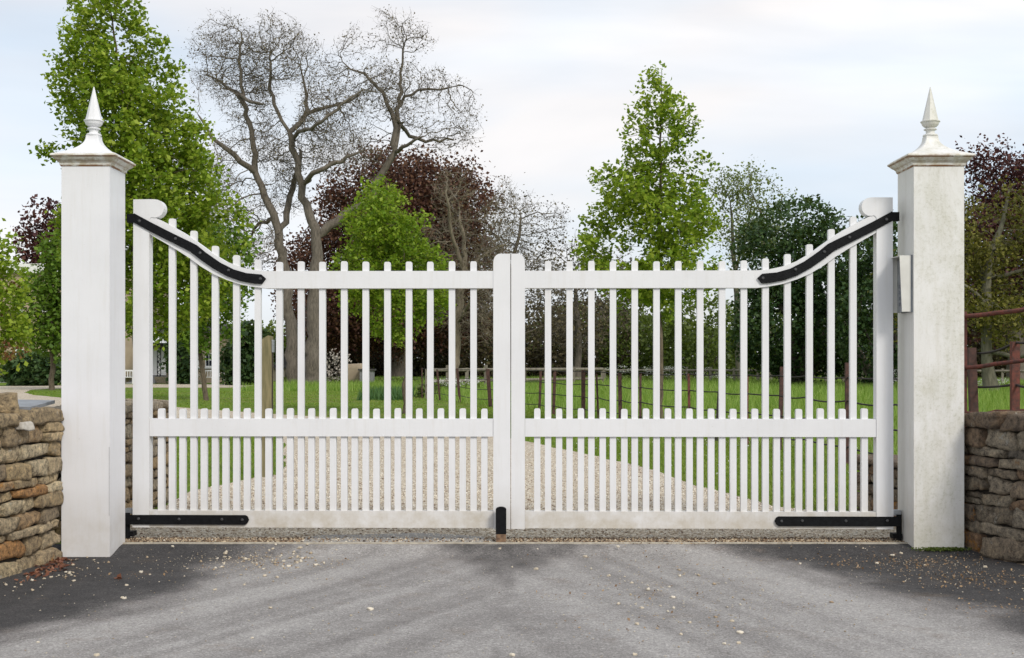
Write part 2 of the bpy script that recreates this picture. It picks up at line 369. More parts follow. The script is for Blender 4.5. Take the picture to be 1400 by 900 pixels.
gx = np.linspace(-6.2, 6.2, 321); gy = np.linspace(-3.0, 9.05, 301)
X, Y = np.meshgrid(gx, gy)
Z = road_z(X, Y) + .006*(fbm(np.stack([X*.9, Y*.9, X*0], -1), 3)-.5)*np.clip((9.0-Y), 0, 1)
V = np.stack([X, Y, Z], -1).reshape(-1, 3); nx = len(gx)
idx = (np.arange(len(gy)-1)[:, None]*nx + np.arange(nx-1)[None, :]).ravel()
F = np.stack([idx, idx+1, idx+nx+1, idx+nx], -1)
road = from_np('road', V, F, 4, M['road'], smooth=True); tag(road, kind='structure')
e = 9.05-Y
wob = fbm(np.stack([X*1.3, Y*1.3, X*0+5], -1), 4)-.5
edge = 2.05 + .36*e + 1.1*wob
tL = np.clip((edge-np.abs(X))/.75, 0, 1); tL = tL*tL*(3-2*tL)
u = np.abs(X+.08) - np.where(X < -.08, .42, .26)*np.maximum(e, 0)**1.15
streak = fbm(np.stack([u*3.0+20*(X > 0), e*.16, X*0+2], -1), 3)
streak2 = fbm(np.stack([u*10+9*(X > 0), e*.30, X*0+8], -1), 4)
grain = fbm(np.stack([X*6, Y*6, X*0+4], -1), 3)-.5
wear = .15 + .10*grain + tL*(.60 + (.38*(streak-.44) + .44*(streak2-.5)) + .16*grain)
wedge = np.clip(1-(np.abs(X+.02)/(.60*np.clip(1-e/1.6, .02, 1)))**2, 0, 1)*np.clip(1-e/1.7, 0, 1)
wear = wear - .38*np.clip(wedge*1.6, 0, 1)
wear += .10*np.exp(-((np.abs(X)-(1.15+.28*e))/(.38+.05*e))**2)*tL
at = road.data.attributes.new('wear', 'FLOAT', 'POINT'); at.data.foreach_set('value', wear.ravel().astype(np.float32))

def poly_sheet(name, pts, z, mat, kind='structure'):
    tri = tessellate_polygon([[Vector((x, y, 0)) for x, y in pts]])
    me = bpy.data.meshes.new(name); me.from_pydata([(x, y, z) for x, y in pts], [], [t if True else t for t in tri]); me.update()
    o = link(name, me, mat); tag(o, kind=kind)
    b = bmesh.new(); b.from_mesh(me); bmesh.ops.recalc_face_normals(b, faces=b.faces[:])
    if b.faces[0].normal.z < 0: bmesh.ops.reverse_faces(b, faces=b.faces[:])
    b.to_mesh(me); b.free(); return o
def wig(pts, amp=.06, step=.5):
    out = []
    for (x0, y0), (x1, y1) in zip(pts, pts[1:]+pts[:1]):
        d = math.hypot(x1-x0, y1-y0); n = max(1, min(60, int(d/step)))
        for i in range(n):
            t = i/n; x = x0+(x1-x0)*t; y = y0+(y1-y0)*t
            a = amp*min(1, d); out.append((x+a*(float(vnoise(np.array([x*1.7, y*1.7, 1.])))-.5)*2, y+a*(float(vnoise(np.array([x*1.7, y*1.7, 9.])))-.5)*2))
    return out
dpx = [(1230, 709), (1150, 704), (1060, 692), (950, 664), (900, 646), (850, 632), (800, 621), (760, 612), (720, 603), (650, 592), (580, 582), (500, 574.5), (440, 570), (370, 566),
       (300, 561), (245, 557), (160, 550), (80, 543.6), (45, 540), (33, 537), (42, 533.2), (67, 531.5), (168, 530), (345, 530), (380, 528.5), (345, 525.5), (168, 525.5), (60, 527), (0, 528), (-160, 531),
       (-260, 540), (-160, 556), (0, 566), (120, 575), (200, 582), (330, 588), (380, 592), (389, 603), (391, 625), (389, 648), (345, 655), (300, 664), (265, 671), (238, 684), (210, 700)]
dw = [tuple(PG(a, b)[:2]) for a, b in dpx]
DRIVE = [(-3.25, 10.0), (-3.3, 9.05), (3.45, 9.05), (3.4, 9.9)] + dw
DRIVE = wig(DRIVE, .07)
poly_sheet('gravel_drive', DRIVE, .05, M['gravel'])
def inpoly(x, y, poly):
    poly = np.array(poly); r = np.zeros(len(x), bool); j = len(poly)-1
    for i in range(len(poly)):
        xi, yi = poly[i]; xj, yj = poly[j]
        c = ((yi > y) != (yj > y)) & (x < (xj-xi)*(y-yi)/((yj-yi) if yj != yi else 1e-9)+xi)
        r ^= c; j = i
    return r
patch = [(-1.75+.02*i, 9.082) for i in range(0)] + wig([(-1.7, 9.083), (-.12, 9.083), (-.2, 9.40), (-.7, 9.62), (-1.5, 9.5)], .08, .15)
poly_sheet('packed_grit', patch, .0545, simple('packed_grey_grit', (.36, .34, .315), (.24, .225, .21), 22, .95, .6, 120))
# narrow edging between asphalt and gravel
bm = bmesh.new()
xx = np.linspace(-3.2, 3.35, 60); top = [(x, 9.045+.004*math.sin(x*9)) for x in xx]
for (xa, ya), (xb, yb) in zip(top, top[1:]): box(bm, xa, xb-.0005, ya, ya+.035, 0, .061)
tag(from_bm('kerb', bm, M['kerb']), kind='structure')
# earth verge along the feet of the walls, outside the carriageway
# ---------------------------------------------------------------- foliage and blades
def quads(C, size, flat=0.0, aspect=1.0, rng=RNG):
    n = len(C); nrm = rng.normal(size=(n, 3)); nrm[:, 2] = nrm[:, 2]*(1+flat)+flat; nrm /= np.linalg.norm(nrm, axis=1, keepdims=True)
    a = rng.normal(size=(n, 3)); u = np.cross(nrm, a); u /= (np.linalg.norm(u, axis=1, keepdims=True)+1e-9); v = np.cross(nrm, u)
    s = (size*(.6+.8*rng.random(n)))[:, None]; u = u*s*.5*aspect; v = v*s*.36
    k = nrm*s*.10
    V = np.stack([C-u, C-v*1.0+u*-.1-k, C+u, C+v*1.0+u*-.1-k], 1).reshape(-1, 3)
    return V, np.arange(4*n).reshape(n, 4)
def blades(C, h, wd, lean=.35, rng=RNG):
    n = len(C); a = rng.random(n)*2*np.pi; d = np.stack([np.cos(a), np.sin(a), 0*a], 1)
    hh = (h*(.5+rng.random(n)))[:, None]; ww = (wd*(.7+.6*rng.random(n)))[:, None]
    l = rng.normal(size=(n, 3))*lean; l[:, 2] = 1
    V = np.stack([C-d*ww, C+d*ww, C+l*hh], 1).reshape(-1, 3)
    return V, np.arange(3*n).reshape(n, 3)

# ---------------------------------------------------------------- tree growth (space colonisation)
def colonize(pos, par, att, step, kill, iters=90, jit=.25, up=.05, rng=RNG):
    pos = [np.array(p) for p in pos]; par = list(par); att = att.copy()
    A = np.array(pos); nd = np.full(len(att), 1e9); ni = np.zeros(len(att), int)
    def upd(newp, base):
        nonlocal nd, ni
        for c in range(0, len(newp), 400):
            q = newp[c:c+400]; d = np.sqrt(((att[:, None, :]-q[None])**2).sum(-1)); k = d.argmin(1); dm = d[np.arange(len(att)), k]
            m = dm < nd; nd[m] = dm[m]; ni[m] = base+c+k[m]
    upd(A, 0); kids = {}
    for it in range(iters):
        keep = nd > kill; att = att[keep]; nd = nd[keep]; ni = ni[keep]
        if len(att) < 5: break
        P0 = np.array(pos); dirs = att-P0[ni]; dirs /= nd[:, None]
        acc = np.zeros_like(P0); np.add.at(acc, ni, dirs); act = np.unique(ni)
        newp = []; base = len(pos)
        for i in act:
            if kids.get(i, 0) > 3: 
                continue
            d = acc[i]; l = np.linalg.norm(d)
            if l < 1e-3: d = rng.normal(size=3); l = np.linalg.norm(d)
            d = d/l + rng.normal(size=3)*jit; d[2] += up; d /= np.linalg.norm(d)
            if par[i] >= 0:
                q = P0[i]-P0[par[i]]; q /= (np.linalg.norm(q)+1e-9); d = d*.75+q*.25; d /= np.linalg.norm(d)
            kids[i] = kids.get(i, 0)+1
            newp.append(P0[i]+d*step); par.append(int(i))
        if not newp: break
        pos.extend(newp); upd(np.array(newp), base)
        if len(pos) > 20000: break
    return np.array(pos), np.array(par)
def blob_points(blobs, n, D, rng=RNG, shell=0.0):
    """blobs: (px,py,rx,ry[,depth offset m[,depth radius m]])"""
    vol = np.array([b[2]**2*b[3] for b in blobs], float); ks = rng.choice(len(blobs), n, p=vol/vol.sum()); out = []
    s = D/FPX
    for k in ks:
        b = blobs[k]; v = rng.normal(size=3); v /= np.linalg.norm(v); r = (shell+(1-shell)*rng.random())**(1/3)
        dy = b[4] if len(b) > 4 else 0; ry = b[5] if len(b) > 5 else b[2]*s*.95
        c = P(b[0], b[1], D)
        out.append((c.x+v[0]*r*b[2]*s, D+dy+v[1]*r*ry, c.z+v[2]*r*b[3]*s))
    return np.array(out)
DENS = 1.0
def grow_tree(name, label, cat, D, base, seeds, blobs, natt, step, kill, rmin, barkm, leaf=None, group=None, expo=2.3, iters=90, jit=.25, up=.05, minr_draw=0, sink=.15, rng=RNG, clump=0, cs=1.0, wig_=.12, twig=None, disp=.6):
    """base (px,py); seeds: list of polylines [(px,py,dy,r)...] each starting at an existing point (first begins at base)"""
    b = P(base[0], base[1], D); root = thing(name, label, cat, (b.x, b.y, b.z), 0, group); B = np.array(b)
    pos = []; par = []; rad = []
    def add(p, pa, r): pos.append(p); par.append(pa); rad.append(r); return len(pos)-1
    for li, line in enumerate(seeds):
        pts = [(np.array(P(x, y, D)) + np.array([0, dy, 0]), r) for x, y, dy, r in line]
        if li == 0: prev = add(pts[0][0]-np.array([0, 0, sink]), -1, pts[0][1]*1.25)
        else: prev = int(np.argmin([np.linalg.norm(p-pts[0][0]) for p in pos]))
        pp, pr = pos[prev], pts[0][1]
        for q, r in pts:
            d = np.linalg.norm(q-pp); n = max(1, int(d/(step*1.6)))
            if d < 1e-6: continue
            for k in range(1, n+1):
                t = k/n; w_ = (rng.normal(size=3)*step*wig_) if k < n else 0
                prev = add(pp+(q-pp)*t+w_, prev, pr+(r-pr)*t)
            pp, pr = q, r
    ns = len(pos)
    att = blob_points(blobs, int(natt*(1.6 if clump else 1)), D, rng)
    if clump:
        att = att + (np.stack([fbm(att*cs*.8+k*50, 2) for k in (1, 2, 3)], 1)-.5)*disp/cs
        att = att[fbm(att*cs, 2) > clump][:natt]
    pos, par = colonize(pos, par, att, step, kill, iters, jit, up, rng)
    n = len(pos); acc = np.zeros(n); r = np.zeros(n); children = [[] for _ in range(n)]
    for i in range(n):
        if par[i] >= 0: children[par[i]].append(i)
    for i in range(n-1, -1, -1):
        r[i] = max(rmin, acc[i]**(1/expo)); 
        if par[i] >= 0: acc[par[i]] += r[i]**expo
    for i in range(ns): r[i] = max(min(r[i], rad[i]*1.15), rad[i]) if rad[i] > 0 else r[i]
    # keep children no thicker than parents
    for i in range(ns, n): r[i] = min(r[i], r[par[i]]*.85 if par[i] < ns else r[par[i]])
    chains = []; main = [-1]*n
    for i in range(n):
        if children[i]: main[i] = max(children[i], key=lambda c: r[c])
    starts = [(0, None)] + [(c, i) for i in range(n) for c in children[i] if c != main[i]]
    for st, pa in starts:
        pts = []; rr = []
        if pa is not None: pts.append(pos[pa]); rr.append(r[st])
        k = st
        while k != -1: pts.append(pos[k]); rr.append(r[k]); k = main[k]
        if len(pts) > 1:
            rr[-1] *= .4; chains.append((np.array(pts)-B, rr))
    tubes('trunk', chains, barkm, root, n=lambda rd: 12 if max(rd) > .12 else (6 if max(rd) > .04 else 4))
    if twig:
        tn = np.where(r < .03)[0]; tn = tn[tn >= ns]; A0 = np.repeat(pos[tn], twig[0], 0); m_ = len(A0)
        back = pos[tn]-pos[par[tn]]; back /= (np.linalg.norm(back, axis=1, keepdims=True)+1e-9)
        d1 = np.repeat(back, twig[0], 0)*.5+rng.normal(size=(m_, 3))*.6; d1 /= np.linalg.norm(d1, axis=1, keepdims=True)
        d2 = d1+rng.normal(size=(m_, 3))*.55+np.array([0, 0, .15]); d2 /= np.linalg.norm(d2, axis=1, keepdims=True)
        ln = (twig[1]*(.35+.8*rng.random(m_)))[:, None]; sd_w = np.cross(d1, rng.normal(size=(m_, 3))); sd_w /= (np.linalg.norm(sd_w, axis=1, keepdims=True)+1e-9); sd_w2 = np.cross(sd_w, d1)
        B1 = A0+d1*ln*.5; C1 = B1+d2*ln*.5; hw1 = twig[2]
        Vt = np.stack([A0-sd_w*hw1, A0+sd_w*hw1*.5+sd_w2*hw1, B1-sd_w*hw1*.8, B1+sd_w*hw1*.4+sd_w2*hw1*.8, C1-sd_w*hw1*.5, C1+sd_w*hw1*.3+sd_w2*hw1*.4], 1).reshape(-1, 3)-B
        k6 = 6*np.arange(m_)[:, None]; Ft = np.concatenate([k6+np.array([[0, 1, 3, 2]]), k6+np.array([[2, 3, 5, 4]])])
        from_np('twigs', Vt, Ft, 4, barkm, root)
    if leaf:
        thin = np.where(r < leaf['rthr'])[0]; thin = thin[thin >= ns]
        if leaf.get('pick'): thin = thin[rng.random(len(thin)) < leaf['pick']]
        C = np.repeat(pos[thin], leaf['per'], 0); C = C + rng.normal(size=C.shape)*leaf['spread']
        if leaf.get('gap'):
            g_ = fbm(C*leaf.get('gs', 1.6), 2); C = C[g_ > leaf['gap']]
        V, F = quads(C-B, leaf['size'], leaf.get('flat', .3), rng=rng)
        from_np('crown', V, F, 4, leaf['mat'], root)
        for ex in leaf.get('extra', []):
            pass
    return root

# ================================================================ GATE
GD = 9.2; GS = GD/FPX; GX0 = (698.3-CX)*GS; YAW = R(-1.1)
GZ = .05
def gu(px): return (px-698.3)*GS
def gz(py): return EYE+(HY-py)*GS
rm = Matrix.Rotation(YAW, 3, 'Z')
SW_TOP = [(201, 290), (208, 296), (227, 305.5), (245, 315.6), (258, 323.6), (266, 329.6), (275, 336), (290, 347), (307, 357.0), (327, 364.6), (346, 368.8), (362, 370.2)]
SW_BOT = [(362, 394), (346, 392), (327, 388.6), (308.6, 382.6), (290, 374.6), (271, 363), (257, 352.5), (240, 341.7), (227, 334), (201, 319)]
ST_TOP = [(180.4, 290.6), (204.6, 303.6), (234, 318.5), (258, 330), (267, 334.6), (279, 344.5), (299, 358.4), (318, 368.0), (336, 373.2), (356, 375)]
ST_BOT = [(362.5, 380.8), (357, 388), (346, 387.6), (327, 384), (308.6, 377.4), (290, 367), (271, 353.8), (258.4, 343.8), (234, 331.5), (204.6, 316.8), (179, 303)]
def interp_top(px):
    for (a, b), (c, d) in zip(SW_TOP, SW_TOP[1:]):
        if a <= px <= c: return b+(d-b)*(px-a)/(c-a)
    return 370.2
def build_leaf(side):
    mir = -1 if side == 'R' else 1; k = 1.0 if side == 'L' else 1.0
    def U(px):            # left-leaf pixel -> local x; mirrored for the right leaf
        return gu(px) if mir == 1 else -gu(px)
    hu = U(179); hp = rm @ Vector((hu, 0, 0)) + Vector((GX0, GD, 0))
    root = thing('driveway_gate', 'left leaf of the white picket driveway gate, hung on the clean white pier' if side == 'L' else 'right leaf of the white picket driveway gate, hung on the moss-stained pier with the intercom',
                 'gate', (hp.x, hp.y, GZ), YAW, 'pair of white gate leaves')
    off = Vector((-hu, 0, -GZ))
    def fin(name, bm, mat, bev=.003, par=None):
        for v in bm.verts: v.co += off
        return from_bm(name, bm, mat, par or root, bevel=bev)
    def poly(pts): 
        return [(U(x), gz(y)) for x, y in pts]
    # hinge stile with scrolled head
    arc = [(209+12.2*math.cos(a), 284+12.6*math.sin(a)) for a in np.linspace(-math.pi/2, math.pi*.62, 12)]
    pts = [(179, 271.4)] + [(205, 271.2)] + arc + [(203, 296.5), (201, 299), (201, 722.6), (178, 722.6)]
    bm = bmesh.new(); prism(bm, poly(pts), 0, .088); fin('hinge_stile', bm, M['white'], .004)
    # meeting stile
    x0 = 674.4 if side == 'L' else 679.0
    pts = [(697.7, 347)] + [(x0+9+9*math.cos(a), 347+10*1.2-12*math.sin(a)) for a in np.linspace(math.pi/2, math.pi, 8)] + [(x0, 723.5), (697.7, 723.5)]
    bm = bmesh.new(); prism(bm, poly(pts), .0 if side == 'L' else .002, .088); fin('meeting_stile', bm, M['white'], .004)
    # rails
    bm = bmesh.new(); prism(bm, poly(SW_TOP + [(x0+.2, 370.4), (x0+.2, 394)] + SW_BOT), .005, .083); fin('top_rail', bm, M['white'])
    bm = bmesh.new(); prism(bm, poly([(201.2, 573), (x0-.3, 573), (x0-.3, 597.2), (201.2, 597.2)]), .005, .083); fin('middle_rail', bm, M['white'])
    bm = bmesh.new(); prism(bm, poly([(201.2, 699.4), (x0-.3, 699.4), (x0-.3, 722.4), (201.2, 722.4)]), .005, .083); fin('bottom_rail', bm, M['white_low'])
    # pickets
    def picket(px, ytop):
        bm = bmesh.new(); wdt = 4.3
        pts = [(px-wdt, 700.5), (px-wdt, ytop+3)] + [(px-wdt+2.2-2.2*math.cos(a), ytop+2.4-2.4*math.sin(a)) for a in (.6, 1.2, 1.57)] + \
              [(px+wdt-2.2+2.2*math.sin(a), ytop+2.4-2.4*math.cos(a)) for a in (0.0, .4, 1.0)] + [(px+wdt, ytop+3), (px+wdt, 700.5)]
        rx, rz = random.uniform(-.0015, .0015), random.uniform(-.003, .003)
        prism(bm, [(U(x)+rx, gz(y)+(rz if y < 690 else 0)) for x, y in pts], .022, .062); fin('picket', bm, M['white_low'] if False else M['white'], .0015)
    tops = {0: 297, 1: 313.8, 2: 335, 3: 348, 4: 354}
    for i in range(15):
        picket(231.2+29.72*i, tops.get(i, 357))
    for i in range(16):
        picket(216+29.72*i, 559)
    # swept strap with bolts
    bm = bmesh.new(); prism(bm, poly(ST_TOP+ST_BOT), -.011, .004); st = fin('hinge_strap', bm, M['black'], .0015)
    def bolt(px, py, r, parent):
        bm = bmesh.new(); lathe(bm, [(r, 0), (r, .005), (r*.6, .009)], 6)
        bmesh.ops.rotate(bm, verts=bm.verts, matrix=Matrix.Rotation(R(90), 3, 'X'))
        bmesh.ops.translate(bm, verts=bm.verts, vec=(U(px), -.011, gz(py))); fin('bolt', bm, M['bolt'], 0, parent)
    for px, py in ((188, 301.5), (238, 325.8), (272, 345.5), (311, 369.3), (355, 381)): bolt(px, py, .0125, st)
    # lower strap
    bm = bmesh.new(); prism(bm, poly([(168.6, 705.3), (334, 705.3), (337, 707), (339, 711.6), (337, 716), (334, 718.4), (168.6, 718.4)]), -.011, .004); st = fin('hinge_strap', bm, M['black'], .0015)
    for px, py in ((187, 710.5), (243, 711), (302, 711), (330, 711.5)): bolt(px, py, .0115, st)
    # upper pin towards the pier and lower pivot
    bm = bmesh.new(); xa, xb = sorted((U(170.5), U(181)))
    box(bm, xa, xb, -.0095, .05, gz(303.5), gz(291.5)); fin('hinge_pin', bm, M['black'], .002)
    bm = bmesh.new(); lathe(bm, [(.021, gz(738.5)), (.021, gz(703))], 12, U(169), .03)
    xa, xb = sorted((U(165.5), U(178))); box(bm, xa, xb, .012, .10, gz(735.5), gz(729)); fin('pivot', bm, M['black'], 0)
    bm = bmesh.new(); xa, xb = sorted((U(166), U(178.6))); box(bm, xa, xb, .03, .09, gz(704.5), gz(697.5)); fin('pivot_bracket', bm, M['galv'], .002)
    return root
build_leaf('L'); build_leaf('R')

# gate stop in the middle
gs_root = thing('gate_stop', 'short black round-topped iron post with a rusty foot at the meeting of the gates', 'gate stop', tuple(P(685, 740, 9.13))[:2]+(.05,))
bm = bmesh.new(); hw = 7.2*9.13/FPX; zt = EYE+(HY-693)/FPX*9.13-.05; zb = EYE+(HY-730)/FPX*9.13-.05
prism(bm, [(-hw, zb), (-hw, zt-.02)]+[(-hw*math.cos(a), zt-.02+.02*math.sin(a)) for a in np.linspace(.3, math.pi-.3, 9)]+[(hw, zt-.02), (hw, zb)], -.02, .02)
from_bm('post', bm, M['black'], gs_root, bevel=.003)
bm = bmesh.new(); box(bm, -hw*.93, hw*.93, -.018, .018, -.03, zb); from_bm('foot', bm, M['dirtrust'], gs_root, bevel=.003)

# ================================================================ PIERS
def sq_rings(bm, prof, cham=0.0):
    rings = []
    for h, z in prof:
        c = h*cham
        pts = [(-h+c, -h), (h-c, -h), (h, -h+c), (h, h-c), (h-c, h), (-h+c, h), (-h, h-c), (-h, -h+c)] if cham else [(-h, -h), (h, -h), (h, h), (-h, h)]
        rings.append([bm.verts.new((x, y, z)) for x, y in pts])
    for a, b in zip(rings, rings[1:]):
        n = len(a)
        for i in range(n): bm.faces.new((a[i], a[(i+1) % n], b[(i+1) % n], b[i]))
    bm.faces.new(rings[0][::-1]); bm.faces.new(rings[-1])
def pier(label, cx, yf, half, ztop, ztip, mat, rz=0, seam=None):
    root = thing('gate_pier', label, 'gate pier', (cx, yf+half, 0), rz, 'white gate piers')
    bm = bmesh.new(); box(bm, -half, half, -half, half, -.08, ztop)
    body = from_bm('shaft', bm, mat, root, bevel=.004)
    if seam:
        bm = bmesh.new(); box(bm, half*.975, half*.975+.0016, -half-.0010, -half+.002, .30, seam); from_bm('cracked_seam', bm, M['seam_and_shade'], root)
    h = half
    bm = bmesh.new(); sq_rings(bm, [(h-.02, ztop-.004), (h+.004, ztop), (h+.010, ztop+.010), (h+.012, ztop+.022), (h+.022, ztop+.034), (h+.038, ztop+.046), (h+.050, ztop+.060), (h+.056, ztop+.066), (h+.062, ztop+.070), (h+.062, ztop+.080), (h+.05, ztop+.088)])
    from_bm('cornice', bm, rusty_paint('rusty_cornice_paint', ztop), root)
    k = (ztip-ztop)/.625
    z0 = ztop+.084
    prf = [(h+.058, z0-.003), (h+.052, z0+.004)]
    for i in range(17):
        t = i/16; prf.append(((h+.052)*(1-t)**2.35*(1-.0) + .046*(1-(1-t)**2.35), z0+.006+t*.162*k))
    bm = bmesh.new(); sq_rings(bm, prf, .10)
    rf = from_bm('cap_roof', bm, mat, root)
    zt = z0+.168*k
    pr = [(.036, zt-.004), (.050, zt+.001), (.055, zt+.006), (.055, zt+.012), (.049, zt+.017), (.036, zt+.019), (.032, zt+.026), (.033, zt+.045), (.037, zt+.049), (.047, zt+.051), (.048, zt+.057), (.043, zt+.060), (.030, zt+.063), (.032, zt+.068), (.048, zt+.076), (.059, zt+.088), (.064, zt+.101), (.065, zt+.108), (.072, zt+.110), (.072, zt+.116), (.060, zt+.120)]
    bm = bmesh.new(); lathe(bm, pr, 28); o = from_bm('finial_neck', bm, mat, root, smooth=False)
    zs = zt+.119
    bm = bmesh.new(); lathe(bm, [(.060, zs), (.058, zs+.008), (.003, ztip)], 8, rot=math.pi/8); from_bm('spire', bm, mat, root, bevel=.002)
    return root
pl = pier('clean white square gate pier with pointed finial, beside the tan stone wall', -3.092, 8.75, .175, 2.835, 3.45, M['pier_l'], 0, .80)
pr_ = pier('moss-stained white square gate pier with a pointed finial, carrying the intercom box', 3.156, 8.92, .186, 2.862, 3.49, M['pier_r'], 0)
# intercom on the inner face of the right pier
ix = 3.156-.186
ic = thing('intercom', 'pale metal intercom box with a sloping hood on the inner face of the right pier', 'intercom', (ix, 9.06, 0))
z1, z0 = 1.4+(498-351)/FPX*9.05, 1.4+(498-427)/FPX*9.05
bm = bmesh.new(); box(bm, -.012, .0, -.115, .115, z0-.004, z1+.004); from_bm('back_plate', bm, M['housing_grey'], ic, bevel=.002)
bm = bmesh.new()   # hood: two cheeks that taper to the bottom plus the top
pts = [(-.004, z0), (-.078, z0), (-.096, z1), (-.004, z1)]
bm2 = bmesh.new()
def cheek(bm, y0, y1):
    a = [bm.verts.new((x, y0, z)) for x, z in pts]; b = [bm.verts.new((x, y1, z)) for x, z in pts]
    bm.faces.new(a); bm.faces.new(b[::-1])
    for i in range(4): bm.faces.new((a[i], b[i], b[(i+1) % 4], a[(i+1) % 4]))
cheek(bm, -.112, -.106); cheek(bm, .106, .112); box(bm, -.096, -.004, -.106, .106, z1-.005, z1-.0005)
from_bm('hood', bm, M['housing'], ic)
bm = bmesh.new(); box(bm, -.045, -.012, -.100, .100, z0+.002, z1-.02); pn = from_bm('keypad_panel', bm, M['galv'], ic, bevel=.002)
for r_ in range(4):
    for c_ in range(3):
        bm = bmesh.new(); zc = z0+.06+r_*.045; yc = -.045+c_*.045; box(bm, -.0475, -.0448, yc-.014, yc+.014, zc-.014, zc+.014); from_bm('key', bm, M['housing_grey'], pn)

# ================================================================ DRY STONE WALLS
def stone_mesh(cx, cy, cz, dx, dy, sx, sy, sz, seed, rng):
    """one irregular stone: rounded, noise-displaced grid box; (dx,dy) is the wall direction"""
    n1, n2, n3 = 9, 4, 5
    # surface points of a subdivided cube
    def grid(n, m): return [(i/n*2-1, j/m*2-1) for j in range(m+1) for i in range(n+1)]
    V = {}; F = []; P_ = []
    def vid(a, b, c):
        k = (round(a, 4), round(b, 4), round(c, 4))
        if k not in V: V[k] = len(P_); P_.append(k)
        return V[k]
    for s in (-1, 1):
        for i in range(n1):
            for j in range(n3):
                q = [vid(-1+2*(i+a)/n1, s, -1+2*(j+b)/n3) for a, b in ((0, 0), (1, 0), (1, 1), (0, 1))]; F.append(q if s < 0 else q[::-1])
        for i in range(n1):
            for j in range(n2):
                q = [vid(-1+2*(i+a)/n1, -1+2*(j+b)/n2, s) for a, b in ((0, 0), (1, 0), (1, 1), (0, 1))]; F.append(q if s > 0 else q[::-1])
        for i in range(n2):
            for j in range(n3):
                q = [vid(s, -1+2*(i+a)/n2, -1+2*(j+b)/n3) for a, b in ((0, 0), (1, 0), (1, 1), (0, 1))]; F.append(q if s > 0 else q[::-1])
    return np.array(P_, float), np.array(F)
STV, STF = stone_mesh(0, 0, 0, 1, 0, 1, 1, 1, 0, RNG)
def stones(specs, rng):
    """specs: (centre xyz, dir angle, sx, sy, sz)"""
    VV = []; FF = []; o = 0
    for (c, ang, sx, sy, sz, tilt) in specs:
        v = STV.copy()
        # superellipsoid-like rounding
        ln = (np.abs(v)**18).sum(1)**(1/18.0); v = v/ln[:, None]
        for q_ in range(9):
            nn = rng.normal(size=3); nn[0] *= .9; nn /= np.linalg.norm(nn); dd = np.abs(nn).sum()*rng.uniform(.78, 1.0)
            ov = np.maximum(v@nn-dd, 0); v = v-ov[:, None]*nn
        h = np.array([sx, sy, sz])/2
        # skew the outline
        v[:, 2] += v[:, 0]*rng.uniform(-.30, .30)*min(1, sx/sz*.4); v[:, 2] *= 1+v[:, 0]*rng.uniform(-.22, .22); v[:, 0] *= 1+v[:, 2]*rng.uniform(-.12, .12)
        w_ = v*h; nz_ = np.stack([fbm(w_*9+rng.uniform(0, 99), 3), fbm(w_*9+rng.uniform(0, 99), 3), fbm(w_*9+rng.uniform(0, 99), 3)], 1)-.5
        fq = w_*26+rng.uniform(0, 99); n2_ = np.stack([fbm(fq, 2), fbm(fq+31, 2), fbm(fq+67, 2)], 1)-.5
        w_ = w_ + nz_*np.array([.05, .03, .034])*min(1.2, sz/.08) + n2_*np.array([.016, .026, .016])
        cc, ss = math.cos(ang), math.sin(ang); ct, st = math.cos(tilt), math.sin(tilt)
        w_ = np.stack([w_[:, 0]*ct-w_[:, 2]*st, w_[:, 1], w_[:, 0]*st+w_[:, 2]*ct], 1)
        w_ = np.stack([w_[:, 0]*cc-w_[:, 1]*ss, w_[:, 0]*ss+w_[:, 1]*cc, w_[:, 2]], 1)+np.array(c)
        VV.append(w_); FF.append(STF+o); o += len(v)
    return np.concatenate(VV), np.concatenate(FF)
